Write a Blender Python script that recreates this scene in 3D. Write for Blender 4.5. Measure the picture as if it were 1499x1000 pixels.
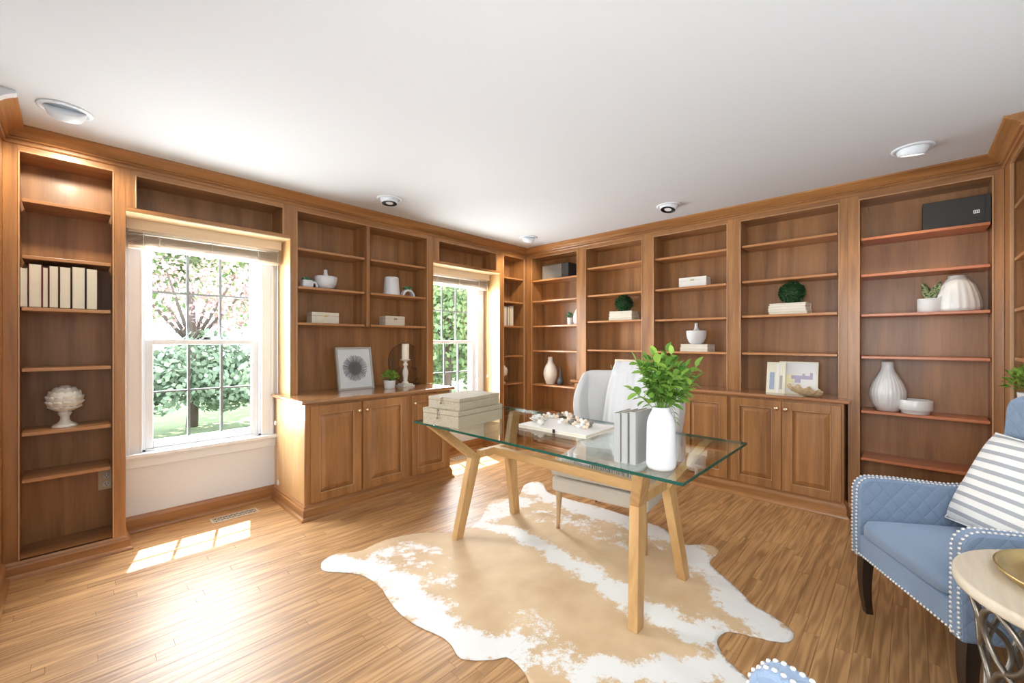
import bpy, bmesh, math, random
from mathutils import Vector, Matrix, noise
from mathutils.geometry import delaunay_2d_cdt
R = math.radians
PI = math.pi
random.seed(7)
S = bpy.context.scene
for o in list(bpy.data.objects):
    bpy.data.objects.remove(o)
COL = S.collection

# ------------------------------------------------------------------ camera, light, exposure
CAMZ, FPX, YAW = 1.30, 610.0, R(43.4)
cd = bpy.data.cameras.new('camera')
cam = bpy.data.objects.new('camera', cd)
COL.objects.link(cam)
cam.location = (0, 0, CAMZ)
cam.rotation_euler = (R(90), 0, YAW - R(90))
cd.sensor_width = 36
cd.lens = FPX / 1499 * 36
cd.clip_start = 0.05
S.camera = cam

W = bpy.data.worlds.new('world')
S.world = W
W.use_nodes = True
bg = W.node_tree.nodes['Background']
bg.inputs['Color'].default_value = (0.80, 0.90, 1.0, 1)
bg.inputs['Strength'].default_value = 8.0

sun_d = bpy.data.lights.new('sun', 'SUN')
sun_d.energy = 34
sun_d.angle = R(0.6)
sun_d.color = (1.0, 0.95, 0.86)
sun = bpy.data.objects.new('sun', sun_d)
COL.objects.link(sun)
sun.rotation_euler = Vector((-0.27, -1.0, -1.70)).to_track_quat('-Z', 'Y').to_euler()


def area(name, loc, aim, sx, sy, power, col=(1, 1, 1), spread=180):
    d = bpy.data.lights.new(name, 'AREA')
    d.shape = 'RECTANGLE'
    d.size = sx
    d.size_y = sy
    d.energy = power
    d.color = col
    d.spread = R(spread)
    o = bpy.data.objects.new(name, d)
    COL.objects.link(o)
    o.location = loc
    o.rotation_euler = (Vector(aim) - Vector(loc)).to_track_quat('-Z', 'Y').to_euler()
    return o


# added fill lamps beside and behind the camera; window lamps boost the daylight
area('fill_lamp_left', (-0.20, 0.15, 1.35), (3.9, 1.1, 1.1), 1.2, 1.3, 36, (0.97, 0.985, 1.0), 150)
area('fill_lamp_back', (1.9, -0.68, 1.9), (2.4, 2.4, 0.2), 2.0, 0.8, 10, (0.97, 0.985, 1.0))
area('window_light_near', (0.70, 3.97, 1.25), (1.1, 0.0, 0.5), 0.72, 1.45, 82, (0.95, 0.975, 1.0))
area('window_light_far', (3.05, 3.97, 1.25), (2.6, 0.0, 0.5), 0.72, 1.45, 82, (0.95, 0.975, 1.0))

VS = S.view_settings
VS.view_transform = 'Standard'
VS.look = 'None'
VS.gamma = 1
VS.use_curve_mapping = False
VS.exposure = 0.10

# ------------------------------------------------------------------ helpers
CA, SA = math.cos(YAW), math.sin(YAW)


def ray(px, py):
    r = (px - 749.5) / FPX
    u = (500 - py) / FPX
    return Vector((CA + r * SA, SA - r * CA, u))


def at_z(px, py, z):
    d = ray(px, py)
    t = (z - CAMZ) / d.z
    return Vector((d.x * t, d.y * t, z))


def at_x(px, py, x):
    d = ray(px, py)
    t = x / d.x
    return Vector((x, d.y * t, CAMZ + d.z * t))


def at_y(px, py, y):
    d = ray(px, py)
    t = y / d.y
    return Vector((d.x * t, y, CAMZ + d.z * t))


def depth(p):
    return p[0] * CA + p[1] * SA


def tag(o, label=None, cat=None, group=None, kind=None):
    if label: o['label'] = label
    if cat: o['category'] = cat
    if group: o['group'] = group
    if kind: o['kind'] = kind
    return o


def empty(name, loc=(0, 0, 0), rz=0.0, label=None, cat=None, group=None, kind=None):
    o = bpy.data.objects.new(name, None)
    o.empty_display_size = 0.05
    COL.objects.link(o)
    o.location = loc
    o.rotation_euler = (0, 0, rz)
    return tag(o, label, cat, group, kind)


class MB:
    def __init__(s):
        s.v, s.f, s.sm = [], [], []

    def add(s, vs, fs, smooth=False):
        b = len(s.v)
        s.v += [tuple(q) for q in vs]
        s.f += [tuple(i + b for i in q) for q in fs]
        s.sm += [smooth] * len(fs)
        return s

    def box(s, x0, x1, y0, y1, z0, z1, M=None):
        x0, x1 = min(x0, x1), max(x0, x1)
        y0, y1 = min(y0, y1), max(y0, y1)
        z0, z1 = min(z0, z1), max(z0, z1)
        vs = [(x0, y0, z0), (x1, y0, z0), (x1, y1, z0), (x0, y1, z0), (x0, y0, z1), (x1, y0, z1), (x1, y1, z1), (x0, y1, z1)]
        if M is not None:
            vs = [M @ Vector(q) for q in vs]
        return s.add(vs, [(0, 3, 2, 1), (4, 5, 6, 7), (0, 1, 5, 4), (1, 2, 6, 5), (2, 3, 7, 6), (3, 0, 4, 7)])

    def hexa(s, a, b):
        """a, b: two quads (4 points each) joined"""
        return s.add(list(a) + list(b), [(0, 1, 2, 3), (7, 6, 5, 4), (0, 4, 5, 1), (1, 5, 6, 2), (2, 6, 7, 3), (3, 7, 4, 0)])

    def lathe(s, prof, n=28, M=None, fn=None):
        """prof: list of (r, z) from bottom to top; fn(r, z, ang) may alter r"""
        vs, fs = [], []
        for r, z in prof:
            for k in range(n):
                a = 2 * PI * k / n
                rr = fn(r, z, a) if fn else r
                vs.append((rr * math.cos(a), rr * math.sin(a), z))
        m = len(prof)
        for j in range(m - 1):
            for k in range(n):
                fs.append((j * n + k, j * n + (k + 1) % n, (j + 1) * n + (k + 1) % n, (j + 1) * n + k))
        fs.append(tuple(range(n - 1, -1, -1)))
        fs.append(tuple((m - 1) * n + k for k in range(n)))
        if M is not None:
            vs = [M @ Vector(q) for q in vs]
        return s.add(vs, fs, True)

    def tube(s, pts, r, n=8, closed=False, flat=1.0):
        pts = [Vector(p) for p in pts]
        rs = r if isinstance(r, (list, tuple)) else [r] * len(pts)
        vs, fs = [], []
        m = len(pts)
        up = Vector((0, 0, 1))
        prev = None
        for i, p in enumerate(pts):
            if closed:
                t = pts[(i + 1) % m] - pts[i - 1]
            else:
                t = pts[min(i + 1, m - 1)] - pts[max(i - 1, 0)]
            t.normalize()
            if prev is None:
                a = up if abs(t.z) < 0.9 else Vector((1, 0, 0))
                x = t.cross(a).normalized()
            else:
                x = (prev - t * prev.dot(t)).normalized()
            prev = x
            y = t.cross(x)
            for k in range(n):
                an = 2 * PI * k / n
                vs.append(p + x * math.cos(an) * rs[i] + y * math.sin(an) * rs[i] * flat)
        for i in range(m if closed else m - 1):
            j = (i + 1) % m
            for k in range(n):
                fs.append((i * n + k, i * n + (k + 1) % n, j * n + (k + 1) % n, j * n + k))
        if not closed:
            fs.append(tuple(range(n - 1, -1, -1)))
            fs.append(tuple((m - 1) * n + k for k in range(n)))
        return s.add(vs, fs, True)

    def prism(s, poly, fn0, fn1):
        """poly: 2D points; fn0/fn1 map (a, b) to the two end positions"""
        n = len(poly)
        vs = [fn0(*p) for p in poly] + [fn1(*p) for p in poly]
        fs = [tuple(range(n)), tuple(range(2 * n - 1, n - 1, -1))]
        fs += [(k, n + k, n + (k + 1) % n, (k + 1) % n) for k in range(n)]
        return s.add(vs, fs)

    def ball(s, c, r, seg=8, rings=5, sc=(1, 1, 1)):
        c = Vector(c)
        prof = []
        for j in range(rings + 1):
            a = -PI / 2 + PI * j / rings
            prof.append((max(r * math.cos(a), r * 0.02), r * math.sin(a)))
        return s.lathe(prof, seg, Matrix.Translation(c) @ Matrix.Diagonal((sc[0], sc[1], sc[2], 1)))

    def grid(s, fn, nu, nv, closed_u=False):
        vs = [fn(i / (nu - (0 if closed_u else 1)), j / (nv - 1)) for j in range(nv) for i in range(nu)]
        fs = []
        for j in range(nv - 1):
            for i in range(nu if closed_u else nu - 1):
                i2 = (i + 1) % nu
                fs.append((j * nu + i, j * nu + i2, (j + 1) * nu + i2, (j + 1) * nu + i))
        return s.add(vs, fs, True)

    def mesh(s, name, recalc=True):
        me = bpy.data.meshes.new(name)
        me.from_pydata(s.v, [], s.f)
        me.polygons.foreach_set('use_smooth', s.sm)
        if recalc:
            bm = bmesh.new()
            bm.from_mesh(me)
            bmesh.ops.recalc_face_normals(bm, faces=bm.faces)
            bm.to_mesh(me)
            bm.free()
        me.update()
        return me


def obj(name, mb, mat, parent=None, world=True, bevel=0, label=None, cat=None, group=None, kind=None, subsurf=0, solid=0, recalc=True, loc=None, rz=0):
    me = mb.mesh(name, recalc) if isinstance(mb, MB) else mb
    if mat is not None and not len(me.materials):
        me.materials.append(mat)
    o = bpy.data.objects.new(name, me)
    COL.objects.link(o)
    if parent is not None:
        o.parent = parent
        if world and parent.type == 'EMPTY' and loc is None:
            o.location = -parent.location
    if loc is not None:
        o.location = loc
        o.rotation_euler = (0, 0, rz)
    if solid:
        md = o.modifiers.new('solid', 'SOLIDIFY')
        md.thickness = solid
        md.offset = 0
    if bevel:
        md = o.modifiers.new('bevel', 'BEVEL')
        md.width = bevel
        md.segments = 2
        md.limit_method = 'ANGLE'
        md.angle_limit = R(40)
    if subsurf:
        md = o.modifiers.new('sub', 'SUBSURF')
        md.levels = md.render_levels = subsurf
    return tag(o, label, cat, group, kind)


def copy_tree(o, parent=None):
    c = o.copy()
    COL.objects.link(c)
    if parent: c.parent = parent
    for ch in list(o.children):
        copy_tree(ch, c)
    return c


# ------------------------------------------------------------------ materials
def newmat(name):
    m = bpy.data.materials.new(name)
    m.use_nodes = True
    nt = m.node_tree
    b = nt.nodes['Principled BSDF']
    return m, nt, b


def N(nt, t, **kw):
    n = nt.nodes.new(t)
    for k, v in kw.items():
        setattr(n, k, v)
    return n


def plain(name, col, rough=0.5, metal=0.0, bump=0.0, bscale=200, coat=0.0, sheen=0.0, var=0.0, trans=0.0):
    m, nt, b = newmat(name)
    b.inputs['Base Color'].default_value = (*col, 1)
    b.inputs['Roughness'].default_value = rough
    b.inputs['Metallic'].default_value = metal
    b.inputs['Coat Weight'].default_value = coat
    b.inputs['Sheen Weight'].default_value = sheen
    tc = N(nt, 'ShaderNodeTexCoord')
    nz = N(nt, 'ShaderNodeTexNoise')
    nz.inputs['Scale'].default_value = bscale
    nz.inputs['Detail'].default_value = 3
    nt.links.new(tc.outputs['Object'], nz.inputs['Vector'])
    if bump:
        bp = N(nt, 'ShaderNodeBump')
        bp.inputs['Strength'].default_value = bump
        bp.inputs['Distance'].default_value = 0.002
        nt.links.new(nz.outputs[0], bp.inputs['Height'])
        nt.links.new(bp.outputs[0], b.inputs['Normal'])
    if var:
        mx = N(nt, 'ShaderNodeMix', data_type='RGBA')
        mx.inputs[6].default_value = (*[c * (1 - var) for c in col], 1)
        mx.inputs[7].default_value = (*[min(1, c * (1 + var)) for c in col], 1)
        nt.links.new(nz.outputs[0], mx.inputs[0])
        nt.links.new(mx.outputs[2], b.inputs['Base Color'])
    return m


def wood(name, c1, c2, axis='z', scale=1.0, rough=0.36, coat=0.25, rnd=False, contrast=1.0, obj_space=False):
    """grain runs along the given axis; optional per-piece variation"""
    m, nt, b = newmat(name)
    if obj_space:
        src = N(nt, 'ShaderNodeTexCoord').outputs['Object']
    else:
        src = N(nt, 'ShaderNodeNewGeometry').outputs['Position']
    vec = src
    if rnd:
        oi = N(nt, 'ShaderNodeObjectInfo')
        ge = N(nt, 'ShaderNodeNewGeometry')
        ad = N(nt, 'ShaderNodeMath', operation='ADD')
        nt.links.new(oi.outputs['Random'], ad.inputs[0])
        nt.links.new(ge.outputs['Random Per Island'], ad.inputs[1])
        fr = N(nt, 'ShaderNodeMath', operation='FRACT')
        nt.links.new(ad.outputs[0], fr.inputs[0])
        rn = fr.outputs[0]
        sc = N(nt, 'ShaderNodeVectorMath', operation='SCALE')
        cx = N(nt, 'ShaderNodeCombineXYZ')
        for k in range(3): nt.links.new(rn, cx.inputs[k])
        nt.links.new(cx.outputs[0], sc.inputs[0])
        sc.inputs['Scale'].default_value = 37
        va = N(nt, 'ShaderNodeVectorMath', operation='ADD')
        nt.links.new(src, va.inputs[0])
        nt.links.new(sc.outputs[0], va.inputs[1])
        vec = va.outputs[0]
    mp = N(nt, 'ShaderNodeMapping')
    st = 0.07
    s3 = [1.0, 1.0, 1.0]
    s3['xyz'.index(axis)] = st
    mp.inputs['Scale'].default_value = [q * scale for q in s3]
    nt.links.new(vec, mp.inputs['Vector'])
    n1 = N(nt, 'ShaderNodeTexNoise')
    n1.inputs['Scale'].default_value = 9
    n1.inputs['Detail'].default_value = 4
    n1.inputs['Roughness'].default_value = 0.6
    n1.inputs['Distortion'].default_value = 1.2
    nt.links.new(mp.outputs[0], n1.inputs['Vector'])
    n2 = N(nt, 'ShaderNodeTexNoise')
    n2.inputs['Scale'].default_value = 110
    n2.inputs['Detail'].default_value = 2
    nt.links.new(mp.outputs[0], n2.inputs['Vector'])
    # cathedral rings
    wv = N(nt, 'ShaderNodeTexWave', wave_type='BANDS', bands_direction='DIAGONAL')
    wv.inputs['Scale'].default_value = 14 if rnd else 5
    wv.inputs['Distortion'].default_value = 14 if rnd else 9
    wv.inputs['Detail'].default_value = 2
    wv.inputs['Detail Scale'].default_value = 1.3
    nt.links.new(mp.outputs[0], wv.inputs['Vector'])
    a1 = N(nt, 'ShaderNodeMath', operation='MULTIPLY_ADD')
    nt.links.new(n2.outputs[0], a1.inputs[0])
    a1.inputs[1].default_value = 0.35 * contrast
    nt.links.new(n1.outputs[0], a1.inputs[2])
    a2 = N(nt, 'ShaderNodeMath', operation='MULTIPLY_ADD')
    nt.links.new(wv.outputs[0], a2.inputs[0])
    a2.inputs[1].default_value = (0.62 if rnd else 0.16) * contrast
    nt.links.new(a1.outputs[0], a2.inputs[2])
    last = a2.outputs[0]
    if rnd:
        a3 = N(nt, 'ShaderNodeMath', operation='MULTIPLY_ADD')
        nt.links.new(rn, a3.inputs[0])
        a3.inputs[1].default_value = 0.22
        nt.links.new(last, a3.inputs[2])
        last = a3.outputs[0]
    mr = N(nt, 'ShaderNodeMapRange')
    mr.inputs[1].default_value = 0.35
    mr.inputs[2].default_value = 1.40 if rnd else 1.0
    nt.links.new(last, mr.inputs[0])
    mx = N(nt, 'ShaderNodeMix', data_type='RGBA')
    mx.inputs[6].default_value = (*c1, 1)
    mx.inputs[7].default_value = (*c2, 1)
    nt.links.new(mr.outputs[0], mx.inputs[0])
    nt.links.new(mx.outputs[2], b.inputs['Base Color'])
    b.inputs['Roughness'].default_value = rough
    b.inputs['Coat Weight'].default_value = coat
    b.inputs['Coat Roughness'].default_value = 0.38 if rnd else 0.2
    bp = N(nt, 'ShaderNodeBump')
    bp.inputs['Strength'].default_value = 0.12
    bp.inputs['Distance'].default_value = 0.001
    nt.links.new(n2.outputs[0], bp.inputs['Height'])
    nt.links.new(bp.outputs[0], b.inputs['Normal'])
    return m


M = {}
CW1, CW2 = (0.170, 0.066, 0.018), (0.43, 0.200, 0.066)
M['wz'] = wood('cabinet_wood_upright', CW1, CW2, 'z')
M['wx'] = wood('cabinet_wood_long', CW1, CW2, 'x')
M['wy'] = wood('cabinet_wood_cross', CW1, CW2, 'y')
BK1, BK2 = (0.175, 0.070, 0.020), (0.44, 0.205, 0.070)
M['back'] = wood('back_panel_wood', BK1, BK2, 'z', 0.7, 0.42, 0.12)
M['side'] = wood('bay_side_wood', (0.42, 0.235, 0.09), (0.68, 0.44, 0.20), 'z', 0.7, 0.38, 0.2)  # paler than the cabinet wood: window light put into the colour
M['soffit_lit'] = wood('lit_soffit_wood', (0.60, 0.42, 0.22), (0.80, 0.64, 0.42), 'x', 0.7, 0.4, 0.15)  # cream tone holds the light bounced onto the underside
M['sx'] = wood('shelf_wood_long', (0.25, 0.105, 0.035), (0.50, 0.24, 0.09), 'x')
M['sy'] = wood('shelf_wood_cross', (0.29, 0.11, 0.036), (0.56, 0.26, 0.095), 'y')
M['ry'] = wood('reddish_shelf_wood', (0.40, 0.115, 0.035), (0.56, 0.19, 0.07), 'y')
M['bead'] = wood('bead_wood', (0.38, 0.20, 0.09), (0.55, 0.32, 0.16), 'z')
M['floor'] = wood('oak_floor', (0.185, 0.080, 0.024), (0.56, 0.315, 0.135), 'x', 1.0, 0.44, 0.14, rnd=True, contrast=0.8)
M['desk'] = wood('golden_oak', (0.40, 0.215, 0.075), (0.62, 0.38, 0.16), 'z', 1.2, 0.45, 0.1)
M['deskb'] = wood('golden_oak_beam', (0.40, 0.215, 0.075), (0.62, 0.38, 0.16), 'y', 1.2, 0.45, 0.1)
M['chairleg'] = wood('light_oak_leg', (0.36, 0.22, 0.10), (0.52, 0.34, 0.18), 'z', 2.0, 0.45, 0.1)
M['darkleg'] = wood('espresso_wood', (0.010, 0.006, 0.004), (0.030, 0.017, 0.011), 'z', 2.0, 0.3, 0.3)
M['white'] = plain('white_paint', (0.74, 0.79, 0.84), 0.4)
M['wall'] = plain('wall_paint', (0.70, 0.74, 0.78), 0.7, bump=0.05)
M['ceil'] = plain('ceiling_paint', (0.62, 0.635, 0.65), 0.85, bump=0.05, bscale=120)
M['muntin'] = plain('backlit_grille_grey', (0.20, 0.23, 0.24), 0.5)  # backlit shade of the window bars put into their grey
M['ceramic'] = plain('white_ceramic', (0.74, 0.74, 0.73), 0.32, coat=0.2)
M['matte'] = plain('matte_white_ceramic', (0.66, 0.66, 0.66), 0.6)
M['cream'] = plain('cream_ceramic', (0.72, 0.68, 0.60), 0.5)
M['grey'] = plain('charcoal_ceramic', (0.06, 0.065, 0.07), 0.45)
M['brass'] = plain('brass', (0.80, 0.62, 0.38), 0.22, 1.0)
M['steel'] = plain('nailhead_steel', (0.80, 0.80, 0.79), 0.45, 0.8)
M['tablemetal'] = plain('aged_pewter', (0.22, 0.19, 0.155), 0.38, 0.85, var=0.2, bscale=30)
M['gold'] = plain('aged_gold_tray', (0.55, 0.40, 0.17), 0.38, 0.9, var=0.18, bscale=25)
M['dark'] = plain('black_plastic', (0.012, 0.013, 0.014), 0.5)
M['case'] = plain('charcoal_case', (0.035, 0.032, 0.028), 0.6)
M['speaker'] = plain('speaker_cloth', (0.16, 0.14, 0.12), 0.8, bump=0.3, bscale=600)
M['page'] = plain('page_paper', (0.66, 0.60, 0.48), 0.8, var=0.06, bscale=300)
M['coverw'] = plain('white_book_cover', (0.82, 0.80, 0.76), 0.6)
M['covert'] = plain('brown_book_cover', (0.10, 0.05, 0.03), 0.6)
M['coverr'] = plain('maroon_book_cover', (0.18, 0.03, 0.03), 0.6)
M['covern'] = plain('navy_book_cover', (0.03, 0.05, 0.10), 0.6)
M['coverg'] = plain('grey_linen_cover', (0.38, 0.38, 0.375), 0.8, bump=0.2, bscale=500)
M['linen'] = plain('oat_linen', (0.56, 0.51, 0.43), 0.9, bump=0.35, bscale=420, sheen=0.2, var=0.05)
M['linenback'] = plain('pale_linen', (0.57, 0.565, 0.56), 0.9, bump=0.35, bscale=420, sheen=0.2, var=0.04)
M['throw'] = plain('white_throw', (0.74, 0.745, 0.75), 0.95, bump=0.6, bscale=260, sheen=0.3)
M['soil'] = plain('soil', (0.05, 0.035, 0.02), 0.9)
M['candle'] = plain('candle_wax', (0.83, 0.76, 0.62), 0.5)
M['outlet'] = plain('almond_outlet', (0.62, 0.50, 0.33), 0.4)
M['paper'] = plain('art_paper', (0.74, 0.73, 0.71), 0.6)
M['ink'] = plain('dark_ink', (0.10, 0.10, 0.11), 0.7)
M['pewter'] = plain('grey_wood_frame', (0.40, 0.37, 0.33), 0.5)
M['valance'] = wood('valance_wood', (0.70, 0.56, 0.38), (0.82, 0.70, 0.52), 'x')
M['cord'] = plain('white_cord', (0.8, 0.8, 0.78), 0.6)
M['shell'] = plain('shell_white', (0.80, 0.77, 0.70), 0.55, var=0.12, bscale=40)
M['shellb'] = plain('shell_brown', (0.50, 0.38, 0.22), 0.6, var=0.4, bscale=60)
M['beadp'] = plain('pale_wood_bead', (0.74, 0.60, 0.45), 0.5)
M['beadg'] = plain('grey_bead', (0.20, 0.18, 0.15), 0.5)
M['asphalt'] = plain('driveway', (0.40, 0.40, 0.42), 0.9, var=0.15, bscale=3)
M['lawn'] = plain('lawn', (0.24, 0.30, 0.14), 0.9, var=0.4, bscale=2)
M['bark'] = plain('bark', (0.10, 0.07, 0.05), 0.9)


def leafmat(name, c1, c2):
    m, nt, b = newmat(name)
    oi = N(nt, 'ShaderNodeObjectInfo')
    ge = N(nt, 'ShaderNodeNewGeometry')
    ad = N(nt, 'ShaderNodeMath', operation='ADD')
    nt.links.new(oi.outputs['Random'], ad.inputs[0])
    nt.links.new(ge.outputs['Random Per Island'], ad.inputs[1])
    fr = N(nt, 'ShaderNodeMath', operation='FRACT')
    nt.links.new(ad.outputs[0], fr.inputs[0])
    mx = N(nt, 'ShaderNodeMix', data_type='RGBA')
    mx.inputs[6].default_value = (*c1, 1)
    mx.inputs[7].default_value = (*c2, 1)
    nt.links.new(fr.outputs[0], mx.inputs[0])
    nt.links.new(mx.outputs[2], b.inputs['Base Color'])
    b.inputs['Roughness'].default_value = 0.45
    tr = N(nt, 'ShaderNodeBsdfTranslucent')
    nt.links.new(mx.outputs[2], tr.inputs[0])
    ms = N(nt, 'ShaderNodeMixShader')
    ms.inputs[0].default_value = 0.4
    nt.links.new(b.outputs[0], ms.inputs[1])
    nt.links.new(tr.outputs[0], ms.inputs[2])
    nt.links.new(ms.outputs[0], nt.nodes['Material Output'].inputs[0])
    return m


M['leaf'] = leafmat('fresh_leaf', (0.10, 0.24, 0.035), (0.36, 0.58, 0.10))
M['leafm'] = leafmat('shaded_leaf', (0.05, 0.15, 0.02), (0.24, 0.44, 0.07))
M['leafd'] = leafmat('boxwood_leaf', (0.012, 0.050, 0.018), (0.055, 0.15, 0.05))
M['leafs'] = leafmat('succulent_leaf', (0.08, 0.20, 0.10), (0.20, 0.36, 0.18))
M['leaft'] = leafmat('tree_leaf', (0.10, 0.17, 0.06), (0.34, 0.42, 0.20))
M['leafr'] = leafmat('maple_leaf', (0.38, 0.20, 0.20), (0.62, 0.46, 0.44))
M['leafb'] = leafmat('shrub_leaf', (0.12, 0.175, 0.10), (0.32, 0.40, 0.27))


def sansmat():
    m, nt, b = newmat('striped_green_leaf')
    tc = N(nt, 'ShaderNodeTexCoord')
    nz = N(nt, 'ShaderNodeTexNoise')
    nz.inputs['Scale'].default_value = 90
    nt.links.new(tc.outputs['Object'], nz.inputs[0])
    cr = N(nt, 'ShaderNodeValToRGB')
    cr.color_ramp.elements[0].position = 0.42
    cr.color_ramp.elements[0].color = (0.02, 0.10, 0.04, 1)
    cr.color_ramp.elements[1].position = 0.56
    cr.color_ramp.elements[1].color = (0.45, 0.50, 0.25, 1)
    nt.links.new(nz.outputs[0], cr.inputs[0])
    nt.links.new(cr.outputs[0], b.inputs['Base Color'])
    return m


M['sans'] = sansmat()


def glassmat(name, tint, refl=1.0):
    """clear flat glass: transparent body with a Fresnel surface reflection"""
    m, nt, b = newmat(name)
    nt.nodes.remove(b)
    tr = N(nt, 'ShaderNodeBsdfTransparent')
    tr.inputs[0].default_value = (*tint, 1)
    gl = N(nt, 'ShaderNodeBsdfGlossy')
    gl.inputs['Roughness'].default_value = 0.0
    gl.inputs['Color'].default_value = (refl, refl, refl, 1)
    fr = N(nt, 'ShaderNodeFresnel')
    # same reflectance from either side of the pane
    ge = N(nt, 'ShaderNodeNewGeometry')
    io = N(nt, 'ShaderNodeMath', operation='MULTIPLY_ADD')
    nt.links.new(ge.outputs['Backfacing'], io.inputs[0])
    io.inputs[1].default_value = 1 / 1.5 - 1.5
    io.inputs[2].default_value = 1.5
    nt.links.new(io.outputs[0], fr.inputs['IOR'])
    ms = N(nt, 'ShaderNodeMixShader')
    nt.links.new(fr.outputs[0], ms.inputs[0])
    nt.links.new(tr.outputs[0], ms.inputs[1])
    nt.links.new(gl.outputs[0], ms.inputs[2])
    nt.links.new(ms.outputs[0], nt.nodes['Material Output'].inputs[0])
    return m


M['glass'] = glassmat('window_glass', (0.95, 0.97, 0.98), 0.8)
M['deskglass'] = glassmat('desk_glass', (0.93, 0.97, 0.95), 1.0)


def edgemat():
    m, nt, b = newmat('green_glass_edge')
    b.inputs['Base Color'].default_value = (0.008, 0.075, 0.052, 1)
    b.inputs['Roughness'].default_value = 0.08
    b.inputs['Transmission Weight'].default_value = 0.12
    return m


M['edge'] = edgemat()


def blindmat():
    m, nt, b = newmat('blind_slat')
    b.inputs['Base Color'].default_value = (0.78, 0.72, 0.64, 1)
    b.inputs['Roughness'].default_value = 0.5
    tr = N(nt, 'ShaderNodeBsdfTranslucent')
    tr.inputs[0].default_value = (0.88, 0.80, 0.70, 1)
    ms = N(nt, 'ShaderNodeMixShader')
    ms.inputs[0].default_value = 0.5
    nt.links.new(b.outputs[0], ms.inputs[1])
    nt.links.new(tr.outputs[0], ms.inputs[2])
    nt.links.new(ms.outputs[0], nt.nodes['Material Output'].inputs[0])
    return m


M['blind'] = blindmat()


def bluemat(name, quilt=False):
    m, nt, b = newmat(name)
    b.inputs['Roughness'].default_value = 0.85
    b.inputs['Sheen Weight'].default_value = 0.4
    b.inputs['Sheen Tint'].default_value = (0.6, 0.7, 0.9, 1)
    tc = N(nt, 'ShaderNodeTexCoord')
    nz = N(nt, 'ShaderNodeTexNoise')
    nz.inputs['Scale'].default_value = 350
    nz.inputs['Detail'].default_value = 4
    nt.links.new(tc.outputs['Object'], nz.inputs[0])
    mx = N(nt, 'ShaderNodeMix', data_type='RGBA')
    mx.inputs[6].default_value = (0.150, 0.210, 0.300, 1)
    mx.inputs[7].default_value = (0.235, 0.310, 0.420, 1)
    nt.links.new(nz.outputs[0], mx.inputs[0])
    nt.links.new(mx.outputs[2], b.inputs['Base Color'])
    h = nz.outputs[0]
    bp0 = N(nt, 'ShaderNodeBump')
    bp0.inputs['Strength'].default_value = 0.3
    bp0.inputs['Distance'].default_value = 0.001
    nt.links.new(h, bp0.inputs['Height'])
    last = bp0.outputs[0]
    if quilt:
        # quilted diamonds: |sin| ridges along two diagonals
        sp = N(nt, 'ShaderNodeSeparateXYZ')
        nt.links.new(tc.outputs['Object'], sp.inputs[0])
        hh = N(nt, 'ShaderNodeMath', operation='ADD')
        nt.links.new(sp.outputs[0], hh.inputs[0])
        nt.links.new(sp.outputs[1], hh.inputs[1])
        outs = []
        for sg in (1, -1):
            k = N(nt, 'ShaderNodeMath', operation='MULTIPLY_ADD')
            nt.links.new(sp.outputs[2], k.inputs[0])
            k.inputs[1].default_value = sg * 0.8
            nt.links.new(hh.outputs[0], k.inputs[2])
            k2 = N(nt, 'ShaderNodeMath', operation='MULTIPLY')
            nt.links.new(k.outputs[0], k2.inputs[0])
            k2.inputs[1].default_value = PI / 0.064
            k3 = N(nt, 'ShaderNodeMath', operation='SINE')
            nt.links.new(k2.outputs[0], k3.inputs[0])
            k4 = N(nt, 'ShaderNodeMath', operation='ABSOLUTE')
            nt.links.new(k3.outputs[0], k4.inputs[0])
            outs.append(k4.outputs[0])
        mn = N(nt, 'ShaderNodeMath', operation='MINIMUM')
        nt.links.new(outs[0], mn.inputs[0])
        nt.links.new(outs[1], mn.inputs[1])
        pw = N(nt, 'ShaderNodeMath', operation='POWER')
        nt.links.new(mn.outputs[0], pw.inputs[0])
        pw.inputs[1].default_value = 0.35
        bp = N(nt, 'ShaderNodeBump')
        bp.inputs['Strength'].default_value = 0.8
        bp.inputs['Distance'].default_value = 0.004
        nt.links.new(pw.outputs[0], bp.inputs['Height'])
        nt.links.new(last, bp.inputs['Normal'])
        last = bp.outputs[0]
    nt.links.new(last, b.inputs['Normal'])
    return m


M['blue'] = bluemat('blue_fabric')
M['quilt'] = bluemat('quilted_blue_fabric', True)


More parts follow.
